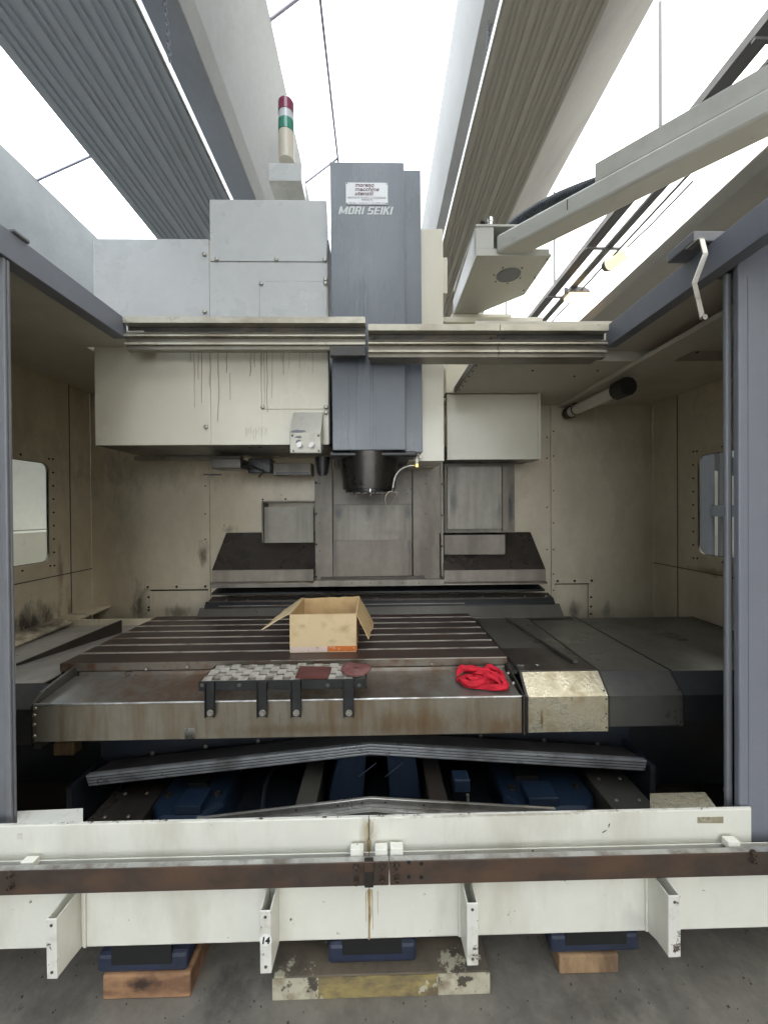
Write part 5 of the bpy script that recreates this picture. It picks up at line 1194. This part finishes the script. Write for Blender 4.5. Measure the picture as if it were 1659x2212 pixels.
for k, rr_ in enumerate((0, .4, .75, 1.)):
    for i in range(n):
        th_ = 2 * math.pi * i / n; e = 1 + .12 * noise.noise(Vector((math.cos(th_) * 1.7, math.sin(th_) * 1.7, 4)))
        z = .004 * math.sin(3 * th_ + 1) * rr_ ** 2 + .006 * noise.noise(Vector((rr_ * 3, th_, 2)))
        g.v.append((c.x + .058 * rr_ * e * math.cos(th_), c.y + .062 * rr_ * e * math.sin(th_), c.z + z))
for k in range(3):
    for i in range(n):
        j = (i + 1) % n; g.f.append((k * n + i, k * n + j, (k + 1) * n + j, (k + 1) * n + i))
o = tag(obj('scouring_pad', g, 'pad2', smooth=True), 'round faded pink maroon scouring pad curling at the grating corner', 'scouring pad', 'scouring pads lying on the grating')
md = o.modifiers.new('s', 'SOLIDIFY'); md.thickness = .006

# red rag: one crumpled cloth, rope-like folds lying over a flat spread
def rag():
    c = U(1040, 1464, Y=1.55); sl = (.9 - az1) / (1.641 - AY); rg = random.Random(5)
    zs = lambda y: az1 + (y - AY) * sl + .001
    g = G(); nx, ny = 70, 50
    for i in range(nx + 1):
        for j in range(ny + 1):
            u = i / nx * 2 - 1; v = j / ny * 2 - 1
            x, y = u * math.sqrt(1 - .5 * v * v), v * math.sqrt(1 - .5 * u * u); rr_ = math.hypot(x, y)
            e = 1 + .26 * noise.noise(Vector((x * 1.8, y * 1.8, 7)))
            px, py = x * .088 * e, y * .062 * e
            h_ = max(0, 1 - rr_ ** 3) * (.010 + .012 * (1 - 2.2 * abs(noise.noise(Vector((px * 22, py * 40, 3)))))) + .001
            g.v.append((c.x + px, 1.553 + py, zs(1.553 + py) + max(h_, .0012)))
    for i in range(nx):
        for j in range(ny):
            q = i * (ny + 1) + j; g.f.append((q, q + ny + 1, q + ny + 2, q + 1))
    def fold(pts, r0, lift, seed, flat=.75):
        P = smoothpath([Vector((c.x + a * .001, 1.553 + b * .001, 0)) for a, b in pts], 9)
        n = 14; base = len(g.v); m = len(P)
        for i, p in enumerate(P):
            d = (P[min(i + 1, m - 1)] - P[max(i - 1, 0)]).normalized(); u = Vector((-d.y, d.x, 0))
            tt = i / (m - 1); env = min(1, .25 + 3.2 * min(tt, 1 - tt))
            for k in range(n):
                th = 2 * math.pi * k / n
                # pleats twist round the fold like wrung cloth
                rr_ = r0 * env * (1 + .24 * math.sin(3 * th + i * .22 + seed) + .15 * math.sin(5 * th - i * .37) + .45 * noise.noise(Vector((i * .12, math.cos(th) * 1.5 + seed, math.sin(th) * 1.5))))
                q = p + u * math.cos(th) * rr_
                g.v.append((q.x, q.y, zs(p.y) + lift * 1.9 * env + flat * 1.15 * math.sin(th) * rr_ + r0 * flat * .6))
        for i in range(m - 1):
            for k in range(n):
                k2 = (k + 1) % n; g.f.append((base + i * n + k, base + i * n + k2, base + (i + 1) * n + k2, base + (i + 1) * n + k))
        g.f.append(tuple(base + k for k in reversed(range(n)))); g.f.append(tuple(base + (m - 1) * n + k for k in range(n)))
    fold([(-92, 18), (-82, 44), (-45, 52), (-5, 40), (40, 22), (86, -2)], .0135, .010, 1)
    fold([(-60, 62), (-20, 60), (25, 50), (62, 30), (92, 8)], .012, .004, 2)
    fold([(20, 58), (48, 66), (74, 50), (88, 24), (94, -14)], .012, .008, 3)
    fold([(-66, 18), (-84, -6), (-76, -34), (-42, -46), (-12, -36), (4, -10), (-8, 8)], .012, .006, 4)
    fold([(-50, 8), (-58, -10), (-46, -24), (-24, -22), (-14, -6)], .009, .010, 5)
    fold([(-30, -48), (10, -56), (48, -62), (78, -60), (84, -30), (88, 0)], .013, .002, 6)
    fold([(0, 20), (22, -4), (46, -28), (66, -52)], .010, .012, 7)
    fold([(30, 34), (52, 6), (72, -22), (82, -46)], .011, .010, 8)
    fold([(-30, 30), (-4, 14), (24, 10), (50, -6)], .009, .012, 9)
    fold([(-92, 20), (-98, 2), (-94, -10)], .007, .002, 10)
    o = obj('red_rag', g, 'red')
    for p in o.data.polygons: p.use_smooth = True
    tag(o, 'crumpled bright red rag on the drip tray right of the grating', 'rag')
rag()
